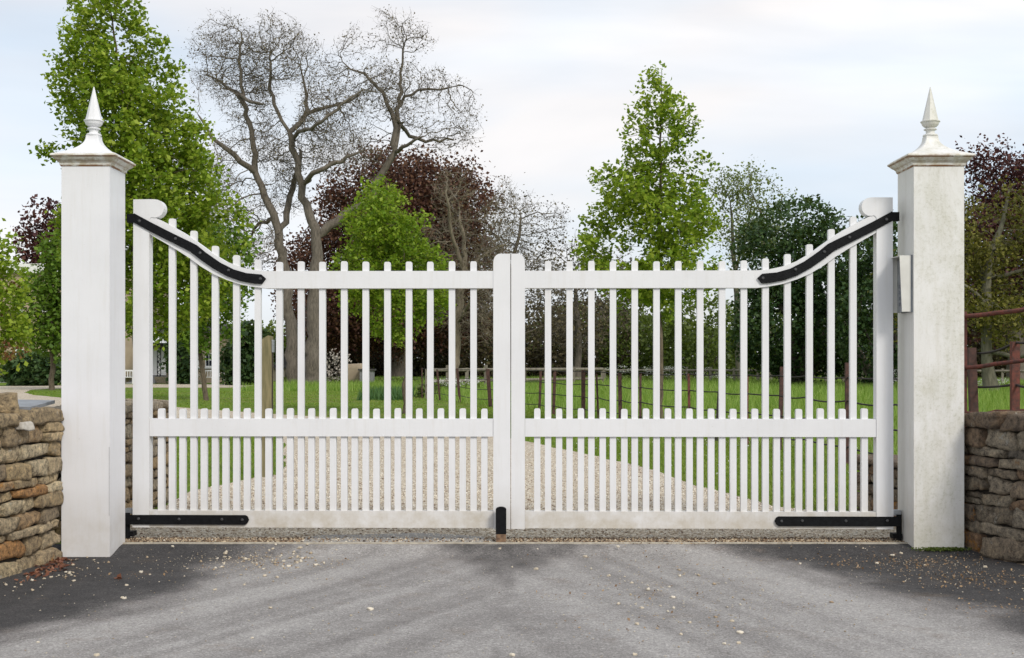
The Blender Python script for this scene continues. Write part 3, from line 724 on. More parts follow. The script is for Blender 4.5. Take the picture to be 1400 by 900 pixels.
def wall(name, label, path, inward, z0, ztop, thick, mat, rng, group='dry stone walls', ch=(.05, .125), cl=(.14, .46), cap=True, capth=.07):
    """path: face line (list of xy) seen from the inside; inward = side sign of the hidden bulk"""
    base = Vector((path[0][0], path[0][1], z0)); root = thing('stone_wall', label, 'stone wall', base, 0, group)
    segs = []; tot = 0
    for (xa, ya), (xb, yb) in zip(path, path[1:]):
        l = math.hypot(xb-xa, yb-ya); segs.append((tot, l, xa, ya, (xb-xa)/l, (yb-ya)/l)); tot += l
    def at(s):
        for t0, l, xa, ya, dx, dy in segs:
            if s <= t0+l+1e-6 or (t0, l) == (segs[-1][0], segs[-1][1]): return xa+dx*(s-t0), ya+dy*(s-t0), dx, dy
    specs = []; z = z0-.08; top = ztop-(capth if cap else 0)
    while z < top-.02:
        h = rng.uniform(*ch)*(1.35 if z < z0+.15 else 1.0); h = min(h, top-z) if top-z-h > .04 else top-z
        for row in (0, 1):
            s = 0.0; first = True
            while s < tot:
                l = rng.uniform(*cl)*(rng.uniform(.5, 1) if first else 1); first = False
                if s+l > tot-.03: l = tot-s
                if l < .05: break
                x, y, dx, dy = at(min(max(s+l/2, 0), tot)); nx_, ny_ = -dy*inward, dx*inward
                dp = thick*.52; push = rng.uniform(-.022, .018)
                oo = (dp/2+push) if row == 0 else thick-dp/2+push
                a0 = max(s, 0)
                cx_ = x; hh = h*rng.uniform(.93, 1.04)
                if rng.random() < .18 and h > .085 and l < .3:
                    for q in (0, 1): specs.append(((x+nx_*oo, y+ny_*oo, z+h*(.25+.5*q)), math.atan2(dy, dx), l*.98, dp, h*.49, 0))
                else: specs.append(((x+nx_*oo, y+ny_*oo, z+h/2), math.atan2(dy, dx), l*.965, dp, hh*.955, rng.uniform(-.03, .03)))
                s += l
        z += h
    V, F = stones(specs, rng); from_np('stonework', V-np.array(base), F, 4, mat, root, False)
    # core that closes the joints, near-black to paint the shade between stones
    bm = bmesh.new()
    A = [];
    for i, (px_, py_) in enumerate(path):
        d = segs[min(i, len(segs)-1)]; nx_, ny_ = -d[5]*inward, d[4]*inward
        e_ = .05 if i == 0 else (-.05 if i == len(path)-1 else 0)
        A.append(((px_+nx_*.05+d[4]*e_, py_+ny_*.05+d[5]*e_), (px_+nx_*(thick-.05)+d[4]*e_, py_+ny_*(thick-.05)+d[5]*e_)))
    for (a, b), (c, d) in zip(A, A[1:]):
        vs = [bm.verts.new((q[0]-base.x, q[1]-base.y, zz-base.z)) for zz in (z0-.1, top-.03) for q in (a, b, d, c)]
        for f in ((0, 1, 2, 3), (4, 7, 6, 5), (0, 4, 5, 1), (1, 5, 6, 2), (2, 6, 7, 3), (3, 7, 4, 0)): bm.faces.new([vs[i] for i in f])
    from_bm('core', bm, M['seam_and_shade'], root)
    if cap:
        s = 0
        while s < tot-.02:
            l = rng.uniform(.35, .62); l = l if s+l < tot-.15 else tot-s
            x, y, dx, dy = at(s+l/2); nx_, ny_ = -dy*inward, dx*inward
            V, F = stones([((0, 0, 0), math.atan2(dy, dx), l*.985, thick+.06, capth*rng.uniform(.85, 1.1), rng.uniform(-.012, .012))], rng)
            from_np('capstone', V, F, 4, mat, root, False, (x+nx_*thick/2-base.x, y+ny_*thick/2-base.y, top+capth/2-base.z)); s += l
    return root
rw = np.random.default_rng(21)
wall('stone_wall', 'warm tan dry stone wall in front of the clean left pier', [(-3.262, 8.74), (-3.30, 8.2), (-3.40, 7.6), (-3.62, 6.9), (-4.05, 6.1), (-4.7, 5.4)], -1, 0, 1.085, .44, M['stoneL'], rw, ch=(.06, .15), cl=(.2, .55), cap=True, capth=.10)
wall('stone_wall', 'dark grey dry stone wall with orange lichen beside the moss-stained right pier', [(3.352, 9.12), (3.44, 8.75), (3.60, 8.35), (3.86, 7.85), (4.3, 7.25), (5.0, 6.6)], 1, 0, 1.045, .44, M['stoneR'], rw, ch=(.06, .14), cl=(.18, .5), cap=True, capth=.11)
wall('stone_wall', 'pale dry stone wall behind the left pier, running back inside the gate', [(-3.30, 9.30), (-3.36, 10.5), (-3.36, 12.0)], 1, .05, 1.055, .42, M['stoneB'], rw, cap=True, capth=.08)
wall('stone_wall', 'low dark stone wall behind the right pier, inside the gate', [(3.36, 9.45), (3.22, 10.2), (3.09, 10.9)], -1, .05, .58, .42, M['stoneR'], rw, cap=True, capth=.06, group='dry stone walls')
# loose things on the left wall top
V, F = stones([((0, 0, 0), .5, .24, .2, .13, .1)], rw)
o = from_np('loose_rock', V, F, 4, M['stoneL'], None, True, tuple(P(-2, 553, 8.15))); o.location.z = 1.13; tag(o, 'squarish tan rock lying loose on top of the left stone wall', 'rock')
V, F = stones([((0, 0, 0), 1.2, .12, .07, .055, .1)], rw)
p_ = P(38, 584, 8.05)
o = from_np('white_rock', V, F, 4, simple('chalk', (.5, .47, .42), (.36, .33, .28), 30, .9, .5, 50), None, True, (-3.285, 8.12, .985)); tag(o, 'small whitish rock wedged in the face of the tan left wall', 'rock')
bm = bmesh.new(); box(bm, -.24, .24, -.36, .36, -.012, .012)
o = from_bm('slate_slab', bm, M['slate'], None, (-3.60, 8.62, 1.112), bevel=.004); o.rotation_euler = (R(2), R(1.5), R(8)); tag(o, 'flat grey slate slab on top of the left wall next to the pier', 'slab')

# timber post with iron fittings behind the left gate leaf
D_ = DG(652); pp = P(364.5, 652, D_)
tp = thing('timber_post', 'weathered green-brown timber post standing behind the left gate leaf at the drive edge', 'post', (pp.x, D_, .05))
zt = EYE+(HY-459)/FPX*D_-.05; hwd = 7.6*D_/FPX
bm = bmesh.new(); prism(bm, [(-hwd, -.1), (-hwd, zt-.06), (hwd*.4, zt), (hwd, zt-.01), (hwd, -.1)], -hwd, hwd); from_bm('post', bm, M['postwood'], tp, bevel=.006)
bm = bmesh.new(); box(bm, -hwd-.035, -hwd-.002, -.03, .05, -.05, zt-.10); from_bm('iron_bar', bm, M['black'], tp)
bm = bmesh.new(); box(bm, hwd+.002, hwd+.022, -.04, .04, zt-.2, zt-.05); from_bm('bracket', bm, M['galv'], tp)
bm = bmesh.new(); box(bm, hwd+.002, hwd+.012, -.02, -.01, -.05, zt-.2); from_bm('cable', bm, M['wire'], tp)

# ================================================================ FENCES
def fence(label, posts, rails, group, mat_p, mat_r, zg=.05, cat='fence', thick=.02, rr=.011):
    """posts: (px, D, ztop, w, mat, lean m); rails: list of z heights (or (z per post list), radius)"""
    p0 = P(posts[0][0], 500, posts[0][1]); root = thing('field_fence', label, cat, (p0.x, p0.y, zg)); B = Vector((p0.x, p0.y, zg))
    if group: root['group'] = group
    pos = []
    for px, D, zt, w_, mt, lean in posts:
        p = P(px, 500, D); pos.append(p)
        if not w_: continue
        bm = bmesh.new(); v = box(bm, -w_/2, w_/2, -w_/2*.8, w_/2*.8, -.15, zt-zg)
        for q in v[4:]: q.co.x -= lean
        from_bm('post', bm, M[mt], root, (p.x-B.x, p.y-B.y, 0), bevel=w_*.12)
    for ri, rl in enumerate(rails):
        z_, rad = rl if isinstance(rl, tuple) else (rl, rr)
        ch = []
        for i in range(len(pos)-1):
            a, b = pos[i], pos[i+1]
            za, zb = (z_[i], z_[i+1]) if isinstance(z_, list) else (z_, z_)
            n = 6; rg = random.uniform(.005, .04)*(.25 if rad > .015 else 1)
            for k in range(n + (1 if i == len(pos)-2 else 0)):
                t = k/n; ch.append((a.x+(b.x-a.x)*t-B.x, a.y+(b.y-a.y)*t-B.y, za+(zb-za)*t-rg*4*t*(1-t)-B.z))
        tubes('rail', [(np.array(ch), [rad]*len(ch))], mat_r, root, 6)
    return root
def cD(px):
    return float(np.interp(px, [560, 577, 671, 760, 900, 1000, 1100, 1158, 1225, 1330], [52, 48, 38, 32, 24, 20.6, 17.8, 16.2, 14.6, 12.6]))
pst = [(577, 1.25, .05, 'brown_iron', 0), (583, 1.2, .09, 'greywood', 0), (602, 1.2, .07, 'brown_iron', .12), (629, 1.25, .09, 'brown_iron', .10), (671, 1.25, .12, 'brown_iron', .1), (704, 1.2, .05, 'brown_iron', 0),
       (737, 1.22, .07, 'brown_iron', -.05), (756.5, 1.24, .08, 'brown_iron', -.04), (797.5, 1.26, .10, 'brown_iron', 0), (818.5, 1.17, .045, 'brown_iron', .05), (848.5, 1.2, .08, 'brown_iron', .02), (875.5, 1.2, .05, 'brown_iron', 0),
       (943, 1.22, .045, 'red_iron', .02), (978.5, .92, .05, 'wire', -.06), (1021.5, 1.22, .04, 'red_iron', 0), (1065, 1.36, .06, 'brown_iron', -.05), (1100, 1.2, 0, 'brown_iron', 0), (1158, 1.42, .05, 'brown_iron', 0), (1225, 1.2, 0, 'wire', 0), (1300, 1.25, .05, 'brown_iron', 0)]
fence('old brown iron estate fence curving across the grass behind the right gate leaf', [(a, cD(a), z, w_, m, l) for a, z, w_, m, l in pst], [1.22, .91, .60, .29], None, 'x', M['wire'], rr=.012)
# wooden fence stakes at its iron posts
rails_far = [(1.02, .05)]
def woodfence(label, xs_, Dfun, zt, rails, ws, rr):
    posts = [(x, Dfun(x), zt+random.uniform(-.12, .12), ws*random.uniform(.8, 1.2), 'greywood', random.uniform(-.06, .06)) for x in xs_]
    return fence(label, posts, rails, None, 'x', M['greywood'], rr=rr)
woodfence('grey timber post and rail fence beyond the iron one, by the tree trunks', [590, 612, 638, 664, 690, 717, 745, 779, 784, 824], lambda x: 62+(x-590)*.05, 1.28, [(1.10, .10), (.52, .09)], .16, .08)
woodfence('long grey timber post and rail fence along the far edge of the field', [826, 868, 905, 939, 971, 1004, 1036, 1066, 1097, 1129, 1153, 1179, 1215, 1260, 1310, 1370, 1430], lambda x: 84-(x-826)*.02, 1.15, [(.98, .09)], .17, .08)
# red iron hurdle just behind the right wall
rd = 9.9
fence('bright red iron fence with thick rails right behind the right wall', [(1319, 10.1, 1.84, .030, 'red_iron', 0), (1362, 9.85, 1.40, 0, 'red_iron', 0), (1408, 9.6, 1.9, 0, 'red_iron', 0), (1470, 9.3, 1.9, .04, 'red_iron', 0)],
      [([1.4+65.5/FPX*10.1, 1.4+70/FPX*9.85, 1.4+75.5/FPX*9.6, 1.4+82/FPX*9.3], .021), ([1.4-4.5/FPX*10.1, 1.4+.5/FPX*9.85, 1.4+6/FPX*9.6, 1.4+12/FPX*9.3], .019), ([1.4-65.5/FPX*10.1, 1.4-64/FPX*9.85, 1.4-62.5/FPX*9.6, 1.4-60/FPX*9.3], .014)], None, 'x', M['red_iron'], rr=.02)
fence('thin dark rail fence with thick rusty posts behind the red rails', [(1337, 11.8, 1.56, .075, 'brown_iron', .065), (1387.6, 11.2, 1.61, .072, 'red_iron', 0), (1440, 10.6, 1.65, .07, 'brown_iron', 0)],
      [([1.505, 1.6, 1.64], .012), ([1.175, 1.21, 1.25], .012)], None, 'x', M['wire'], rr=.012)

# ================================================================ TREES
def rg_(s): return np.random.default_rng(s)
# tall fresh green tree behind the left pier
leafN = lambda mat, size, per, spread, gap=.0, gs=1.6, rthr=.012, pick=.6: dict(mat=M[mat], size=size, per=per, spread=spread, gap=gap, gs=gs, rthr=rthr, pick=pick, flat=.6)
grow_tree('broadleaf_tree', 'tall fresh green young tree rising behind the left gate pier', 'tree', 23.5, (190, 593), [[(190, 593, 0, .10), (188, 480, 0, .085), (184, 330, 0, .06), (170, 150, 0, .035), (150, 10, 0, .012)]],
    [(146, 40, 46, 64), (150, 60, 58, 60), (160, 115, 84, 60), (190, 180, 92, 80), (205, 260, 108, 85), (232, 320, 100, 75), (205, 380, 85, 90), (240, 400, 60, 70), (110, 170, 45, 60), (84, 200, 34, 24), (225, 90, 26, 50), (222, 425, 56, 34), (120, 300, 48, 80), (262, 180, 26, 40), (290, 310, 56, 62), (250, 240, 40, 60), (275, 380, 60, 60), (70, 205, 34, 18), (100, 160, 30, 30)],
    6000, .14, .175, .0035, M['barkC'], leafN('leafA', .098, 27, .095, .27, 1.5, .018), 'young green avenue trees', rng=rg_(1), clump=0.41, cs=1.5)
grow_tree('broadleaf_tree', 'fresh green young tree with a pointed loose crown standing alone behind the right gate leaf', 'tree', 26, (905, 586), [[(904, 586, 0, .072), (903, 480, 0, .062), (900, 380, 0, .05), (903, 240, 0, .03), (905, 100, 0, .008)]],
    [(905, 122, 32, 30), (906, 110, 22, 22), (908, 160, 46, 42), (898, 190, 50, 40), (905, 235, 56, 50), (902, 290, 88, 52), (850, 255, 52, 34), (818, 300, 34, 30), (850, 335, 70, 36), (930, 320, 56, 55), (900, 375, 95, 42), (968, 225, 14, 22), (958, 265, 24, 36), (968, 345, 26, 48), (800, 355, 28, 26), (885, 412, 50, 20)],
    3200, .14, .18, .0035, M['barkC'], leafN('leafA', .098, 22, .085, .34, 1.6, .018), 'young green avenue trees', rng=rg_(2), clump=0.46, cs=1.6)
grow_tree('broadleaf_tree', 'compact bright green young tree between the bare tree and the gate centre', 'tree', 33, (552, 566), [[(553, 566, 0, .075), (556, 470, 0, .06), (545, 380, 0, .04), (528, 250, 0, .01)]],
    [(524, 280, 34, 34), (530, 320, 60, 50), (540, 370, 72, 50), (555, 410, 58, 44), (575, 380, 36, 46), (480, 360, 24, 24), (540, 445, 38, 30), (500, 400, 34, 34)],
    2600, .17, .22, .004, M['barkC'], leafN('leafB', .105, 34, .11, .25, 1.4, .02), 'young green avenue trees', rng=rg_(3), clump=0.38, cs=1.4)
grow_tree('broadleaf_tree', 'slim-trunked darker green tree on the island lawn in front of the house', 'tree', 45, (282, 547), [[(282, 547, 0, .10), (276, 500, 0, .09), (270, 440, 0, .07), (265, 340, 0, .02)]],
    [(262, 350, 60, 50), (280, 400, 62, 50), (272, 440, 40, 40), (305, 440, 26, 34), (320, 340, 28, 34), (245, 395, 30, 40)],
    1600, .26, .34, .006, M['barkC'], leafN('leafC', .17, 34, .2, .25, 1.0, .03), 'young green avenue trees', rng=rg_(4), clump=0.38, cs=0.9)
grow_tree('broadleaf_tree', 'small dark green tree at the tip of the island lawn left of the gate pier', 'tree', 63, (72, 531), [[(71, 533, 0, .15), (72, 490, 0, .13), (70, 430, 0, .09), (72, 350, 0, .03)]],
    [(72, 350, 30, 34), (70, 390, 38, 40), (66, 430, 46, 40), (80, 465, 44, 24), (40, 455, 22, 24), (120, 420, 30, 60)],
    1500, .34, .45, .008, M['barkC'], leafN('leafC', .24, 36, .28, .2, .8, .04), 'young green avenue trees', rng=rg_(5), clump=0.3, cs=0.7)
t_ = grow_tree('broadleaf_tree', 'loose green tree at the far left edge with reddish young shoots', 'tree', 38, (-40, 560), [[(-42, 562, 0, .12), (-38, 470, 0, .1), (-20, 400, 0, .06), (-5, 330, 0, .02)]],
    [(-20, 345, 44, 36), (-18, 390, 58, 44), (-15, 440, 62, 40), (-20, 480, 48, 28), (12, 345, 16, 28)],
    2200, .25, .32, .006, M['barkC'], leafN('leafA', .17, 26, .18, .3, 1.2, .03), 'young green avenue trees', rng=rg_(6), clump=0.38, cs=0.9)
C = blob_points([(5, 395, 28, 12), (0, 480, 40, 16), (10, 430, 20, 14)], 420, 38, rg_(66)); bp = np.array(t_.location)
V, F = quads(C-bp, .12, rng=rg_(67)); from_np('young_shoots', V, F, 4, M['coppertw'], t_)

# the big bare trees (limbs traced, twigs grown)
DB = 75
grow_tree('bare_tree', 'tall bare-limbed tree with twisting grey branches, the left of the two beyond the lawn', 'tree', DB, (402, 530),
  [[(402, 530, 0, .46), (398, 440, 0, .36), (389, 367, 0, .31), (377, 304, 0, .25), (349, 236, 0, .20), (345, 190, 0, .17), (332, 139, 0, .13), (328, 76, 0, .08), (330, 45, 0, .04)],
   [(381, 325, 0, .2), (392, 280, .5, .2), (398, 245, 1, .16), (404, 200, 2, .1)],
   [(349, 236, 0, .2), (325, 215, -1, .16), (300, 196, -2, .1), (285, 170, -2, .06)],
   [(332, 139, 0, .14), (310, 118, 1, .1), (285, 98, 2, .07), (272, 92, 2, .04)],
   [(328, 130, 0, .12), (350, 145, -1, .09), (372, 152, -2, .06)],
   [(372, 300, 0, .14), (345, 300, 2, .1), (315, 330, 3, .06), (300, 350, 3, .04)]],
  [(325, 70, 52, 46), (300, 120, 42, 50), (345, 110, 45, 60), (300, 190, 30, 50), (320, 240, 50, 50), (360, 230, 40, 60), (310, 300, 40, 60), (345, 340, 50, 40), (380, 260, 36, 50)],
  7000, .29, .33, .011, M['barkA'], dict(mat=M['leafbud'], size=.11, per=3, spread=.26, rthr=.02), 'bare trees', expo=2.25, jit=.55, up=.02, rng=rg_(11), clump=.40, cs=.45, wig_=.26, disp=1.5, twig=(2, .75, .0085))
grow_tree('bare_tree', 'wide bare-limbed tree whose right limb leans out over the copper beech', 'tree', DB-1, (428, 532),
  [[(428, 532, 0, .56), (429, 440, 0, .44), (431.5, 363, 0, .36), (431, 312, 0, .30), (412, 270, 0, .24), (408, 224, 0, .20), (396, 181, 0, .17), (385, 165, 0, .12), (368, 122, 0, .12), (370, 84, 0, .06)],
   [(396, 181, 0, .18), (414, 152, 1, .15), (412, 122, 2, .1), (405, 90, 2, .05)],
   [(414, 152, 1, .14), (440, 143, 1, .11), (470, 130, 2, .08), (486, 120, 2, .05)],
   [(431, 322, 0, .3), (450, 308, 0, .28), (469, 295, 0, .26), (507, 270, 0, .23), (520, 241, 0, .22), (541, 207, 0, .19), (539, 165, 0, .15), (524, 127, 0, .10), (499, 101, 0, .08), (480, 95, 0, .04)],
   [(541, 200, 0, .16), (545, 139, 1, .14), (543, 90, 2, .08), (548, 50, 2, .04)],
   [(541, 207, 0, .13), (552, 205, -1, .12), (579, 196, -2, .06)],
   [(539, 160, 0, .14), (556, 178, 2, .12), (579, 186, 2, .1), (617, 179, 3, .06)],
   [(404, 186, 0, .13), (425, 185, -2, .11), (452, 179, -3, .10), (486, 150, -3, .07), (505, 137, -3, .05)],
   [(416, 250, 0, .17), (435, 244, -2, .15), (452, 237, -2, .14), (480, 222, -2, .10), (503, 213, -2, .06)],
   [(545, 139, 1, .1), (570, 118, 1, .08), (600, 118, 1, .06), (625, 112, 1, .03)]],
  [(380, 80, 50, 48), (430, 90, 50, 46), (480, 95, 50, 42), (520, 80, 44, 46), (570, 95, 50, 40), (610, 130, 40, 40), (600, 170, 40, 30), (540, 130, 50, 50), (450, 150, 60, 36), (460, 200, 60, 36), (380, 200, 40, 50), (550, 60, 34, 32)],
  9000, .29, .33, .011, M['barkA'], dict(mat=M['leafbud'], size=.11, per=3, spread=.26, rthr=.02), 'bare trees', expo=2.25, jit=.55, up=.02, rng=rg_(12), clump=.40, cs=.45, wig_=.26, disp=1.5, twig=(2, .75, .0085))
# copper beech dome
grow_tree('copper_beech', 'broad domed copper beech with brownish-maroon leaves behind the bare trees', 'tree', 96, (545, 524), [[(545, 526, 0, .8), (545, 440, 0, .7), (545, 330, 0, .35), (548, 240, 0, .1)]],
    [(560, 250, 76, 38), (595, 285, 82, 60), (610, 345, 80, 60), (545, 320, 95, 84), (600, 250, 60, 38), (480, 300, 60, 60), (450, 360, 60, 60), (520, 420, 130, 60), (620, 420, 70, 50)],
    4200, .75, .85, .022, M['barkA'], dict(mat=M['copperb'], size=.26, per=62, spread=.6, rthr=.12, gap=.24, gs=.35), 'copper beeches', rng=rg_(13), clump=.28, cs=.22)
# bare twiggy tree in front of the beech and companions
grow_tree('bare_tree', 'pale-trunked twiggy bare tree in front of the copper beech', 'tree', 66, (622, 532), [[(622, 533, 0, .28), (624, 450, 0, .24), (632, 390, 0, .22), (636, 350, 0, .14), (628, 300, 0, .08)], [(632, 390, 0, .16), (655, 350, 1, .1), (690, 330, 2, .05)], [(634, 370, 0, .14), (618, 320, -1, .09), (612, 270, -2, .05)], [(626, 440, 0, .1), (655, 400, -2, .07), (680, 380, -2, .04)]],
    [(620, 270, 45, 38), (650, 320, 60, 50), (610, 360, 50, 60), (670, 390, 50, 60), (640, 440, 50, 50), (690, 290, 40, 45)], 4200, .29, .33, .010, M['barkB'], dict(mat=M['thick'], size=.12, per=2, spread=.3, rthr=.02), 'bare trees', jit=.3, up=.10, rng=rg_(14), clump=.42, cs=.5, wig_=.2, twig=(3, .6, .009), disp=1.5)
grow_tree('bare_tree', 'grey bare tree with fine rising twigs just above the gate centre', 'tree', 88, (700, 522), [[(700, 523, 0, .3), (698, 440, 0, .26), (700, 370, 0, .18), (712, 300, 0, .06)]],
    [(700, 290, 44, 44), (735, 330, 50, 48), (690, 340, 50, 50), (720, 400, 60, 60), (770, 350, 26, 44)], 4200, .34, .4, .013, M['barkA'], dict(mat=M['thick'], size=.16, per=3, spread=.45, rthr=.026), 'bare trees', jit=.25, up=.15, rng=rg_(15), clump=.42, cs=.4, wig_=.2, twig=(3, .7, .010), disp=1.5)
grow_tree('bare_tree', 'low brownish budding tree between the gate centre and the lone green tree', 'tree', 92, (790, 521), [[(790, 522, 0, .3), (790, 440, 0, .24), (786, 380, 0, .1)]],
    [(770, 380, 60, 60), (830, 400, 60, 60), (790, 440, 70, 50), (750, 370, 34, 30)], 1200, .6, .8, .018, M['barkA'], dict(mat=M['thick'], size=.22, per=9, spread=.5, rthr=.03), 'bare trees', up=.1, rng=rg_(16), twig=(5, .8, .012), disp=1.5)
# pale tall airy trees on the right
for i, (bx, bl, sd_, lab) in enumerate([(1012, [(990, 265, 24, 34), (1005, 300, 26, 50), (1015, 350, 24, 50)], 17, 'slender airy tree with pale spring leaves, just right of the lone green tree'),
        (1052, [(1035, 250, 34, 28), (1075, 265, 30, 36), (1060, 300, 40, 44), (1040, 340, 40, 40)], 18, 'airy tree with pale spring leaves rising above the dark evergreen')]):
    grow_tree('airy_tree', lab, 'tree', 84, (bx, 523), [[(bx, 523, 0, .26), (bx-4, 430, 0, .22), (bx-8, 360, 0, .16), (bx-12, 290, 0, .08)], [(bx-6, 370, 0, .12), (bx+14, 310, 1, .08), (bx+22, 265, 1, .04)]],
        bl, 2200, .38, .45, .014, M['barkG'], dict(mat=M['pale'], size=.19, per=9, spread=.42, rthr=.04), 'pale airy trees', jit=.2, up=.2, rng=rg_(sd_), clump=.46, cs=.5)

def bush(name, label, cat, D, base, blobs, n, size, mat, group=None, shell=.55, stem=None, rng=RNG, gap=0, gs=.4, nst=9):
    b = P(base[0], base[1], D); root = thing(name, label, cat, b, 0, group); B = np.array(b)
    C = blob_points(blobs, n, D, rng, shell); ctr = C.mean(0); dv = C-ctr; dn = dv/(np.linalg.norm(dv, axis=1, keepdims=True)+1e-6)
    C = ctr+dv*(1+.55*(fbm(dn*2.6+D, 4)[:, None]-.5)); C = C+rng.normal(size=C.shape)*size*.9; C = C[C[:, 2] > .02]; C = C[fbm(C*1.1, 2) > .36]
    if gap: C = C[fbm(C*gs, 2) > gap]
    # lumpy outline
    V, F = quads(C-B, size, .3, rng=rng); from_np('crown', V, F, 4, M[mat], root)
    ch = []
    for k in range(nst):
        t = C[rng.integers(len(C))]-B; m = t*.5+rng.normal(size=3)*.15*np.linalg.norm(t); m[2] = abs(m[2])
        r0 = stem or .08; ch.append((np.array([[rng.normal()*.1, rng.normal()*.1, -.15], m*.6, t*.95]), [r0, r0*.6, r0*.15]))
    tubes('trunk', ch, M['barkA'], root, 5); return root
# dense evergreen and thickets
bush('evergreen_tree', 'large dark evergreen dome behind the right end of the gate', 'tree', 72, (1090, 526), [(1085, 320, 62, 40), (1066, 365, 56, 60), (1120, 370, 62, 62), (1098, 440, 86, 80), (1140, 320, 30, 28), (1052, 450, 46, 70), (1150, 440, 60, 80)], 34000, .24, 'holly', 'dark evergreens', .72, .3, rg_(31))
bush('evergreen_tree', 'dark evergreen right behind the right hinge stile, with thin bare stems', 'tree', 66, (1205, 528), [(1190, 330, 34, 40), (1220, 370, 44, 60), (1200, 440, 60, 80), (1250, 420, 50, 80)], 15000, .24, 'holly', 'dark evergreens', .7, .2, rg_(32))
for i, (cx_, ty, hw_, D, mt, lab) in enumerate([
    (335, 448, 24, 78, 'holly', 'dark clipped hedge at the right end of the house'), (45, 490, 30, 76, 'holly', 'round dark green bush left of the pier, in front of the house'),
    (247, 446, 10, 82, 'holly', 'narrow dark green shrub against the house wall, right of the porch'), (372, 470, 26, 100, 'thickg', 'mid green bush behind the timber post'), (450, 440, 46, 104, 'thick', 'brown thicket behind the bare tree trunks'),
    (520, 432, 56, 108, 'thick', 'dark brown thicket left of the compact green tree trunk'), (590, 430, 56, 104, 'thick', 'dark brown thicket behind the pale-trunked tree'),
    (660, 425, 56, 106, 'thick', 'brown thicket immediately left of the gate centre'), (735, 415, 56, 108, 'thick', 'olive brown thicket immediately right of the gate centre'),
    (810, 410, 56, 104, 'thick', 'brown thicket left of the lone tree trunk'), (880, 400, 60, 102, 'thickg', 'olive green thicket behind the lone tree trunk'),
    (960, 405, 62, 98, 'thickg', 'mid green thicket right of the lone tree trunk')]):
    hh = 522-ty
    bush('shrub', lab, 'shrub', D, (cx_, HY+FPX*1.35/D), [(cx_, ty+hh*.5, hw_, hh*.52), (cx_-hw_*.4, ty+hh*.68, hw_*.7, hh*.42), (cx_+hw_*.45, ty+hh*.62, hw_*.7, hh*.42)], 6500, .32, mt, 'background shrubs', .6, .12, rg_(40+i))
# right-hand side beyond the wall
grow_tree('copper_beech', 'dark maroon copper beech on the right, behind the right pier', 'tree', 88, (1390, 525), [[(1390, 526, 0, .7), (1388, 420, 0, .55), (1385, 300, 0, .2)]],
    [(1350, 240, 34, 38), (1375, 260, 50, 50), (1420, 270, 60, 60), (1390, 330, 90, 70), (1440, 360, 70, 80), (1350, 310, 50, 50), (1320, 400, 70, 60)], 3400, .7, .8, .022, M['barkA'], dict(mat=M['copper'], size=.26, per=50, spread=.55, rthr=.12, gap=.28, gs=.35), 'copper beeches', rng=rg_(51), clump=.30, cs=0.3)
grow_tree('oak_tree', 'olive-leaved spreading tree with a pale straight trunk, right of the right pier', 'tree', 56, (1352, 532), [[(1356, 534, 0, .38), (1349, 490, 0, .24), (1348, 400, 0, .22), (1352, 360, 0, .16), (1372, 300, 0, .1), (1380, 260, 0, .05)],
      [(1350, 480, 0, .1), (1378, 490, -1, .1), (1400, 480, -2, .08), (1430, 470, -2, .05)], [(1350, 390, 0, .16), (1335, 350, 1, .12), (1320, 300, 1, .05)], [(1350, 380, 0, .12), (1385, 375, 1, .1), (1420, 365, 1, .07), (1460, 350, 2, .04)], [(1348, 420, 0, .11), (1320, 400, -1, .09), (1290, 380, -1, .05)]],
    [(1345, 290, 34, 44), (1385, 300, 44, 40), (1330, 350, 44, 50), (1390, 355, 70, 40), (1300, 380, 50, 60), (1440, 400, 60, 60), (1345, 420, 70, 40), (1390, 440, 60, 34), (1230, 400, 30, 60)],
    3000, .32, .42, .011, M['barkG'], dict(mat=M['olive'], size=.18, per=20, spread=.34, rthr=.04, gap=.42, gs=.8), None, rng=rg_(52), clump=0.48, cs=0.6)
for i, (cx_, ty, hw_, D, mt, lab) in enumerate([(1330, 420, 60, 98, 'thick', 'dark thicket behind the olive-leaved tree trunk'), (1420, 410, 70, 98, 'thick', 'dark thicket at the far right edge')]):
    hh = 522-ty
    bush('shrub', lab, 'shrub', D, (cx_, HY+FPX*1.35/D), [(cx_, ty+hh*.5, hw_, hh*.52), (cx_-hw_*.4, ty+hh*.68, hw_*.7, hh*.42), (cx_+hw_*.45, ty+hh*.62, hw_*.7, hh*.42)], 7000, .32, mt, 'background shrubs', .6, .12, rg_(60+i))
# copper foliage far left and trees round the house
bush('copper_beech', 'small patch of maroon copper beech above the house roof on the far left', 'tree', 110, (60, 518), [(62, 315, 30, 34), (42, 335, 26, 26), (90, 340, 40, 50), (85, 400, 50, 100)], 9000, .40, 'copper', 'copper beeches', .5, .3, rg_(71))
bush('blossom_shrub', 'pale blossoming shrub right of the bare tree trunks', 'shrub', 78, (455, 527), [(455, 500, 26, 26), (440, 490, 16, 18), (474, 512, 12, 16)], 900, .15, 'blossom', None, .2, .04, rg_(72), gap=.4, gs=1.2)
# far wood that closes the view behind everything
fb = [(x, 478+12*math.sin(x*.021)+RNG.uniform(-10, 10), 60, 46+RNG.uniform(-6, 12)) for x in range(330, 1500, 38)]
C = blob_points(fb, 38000, 124, rg_(80), .3); C = C[C[:, 2] > 0]
V, F = quads(C, .5, .3, rng=rg_(81)); tag(from_np('woodland', V, F, 4, M['thickg']), kind='stuff')

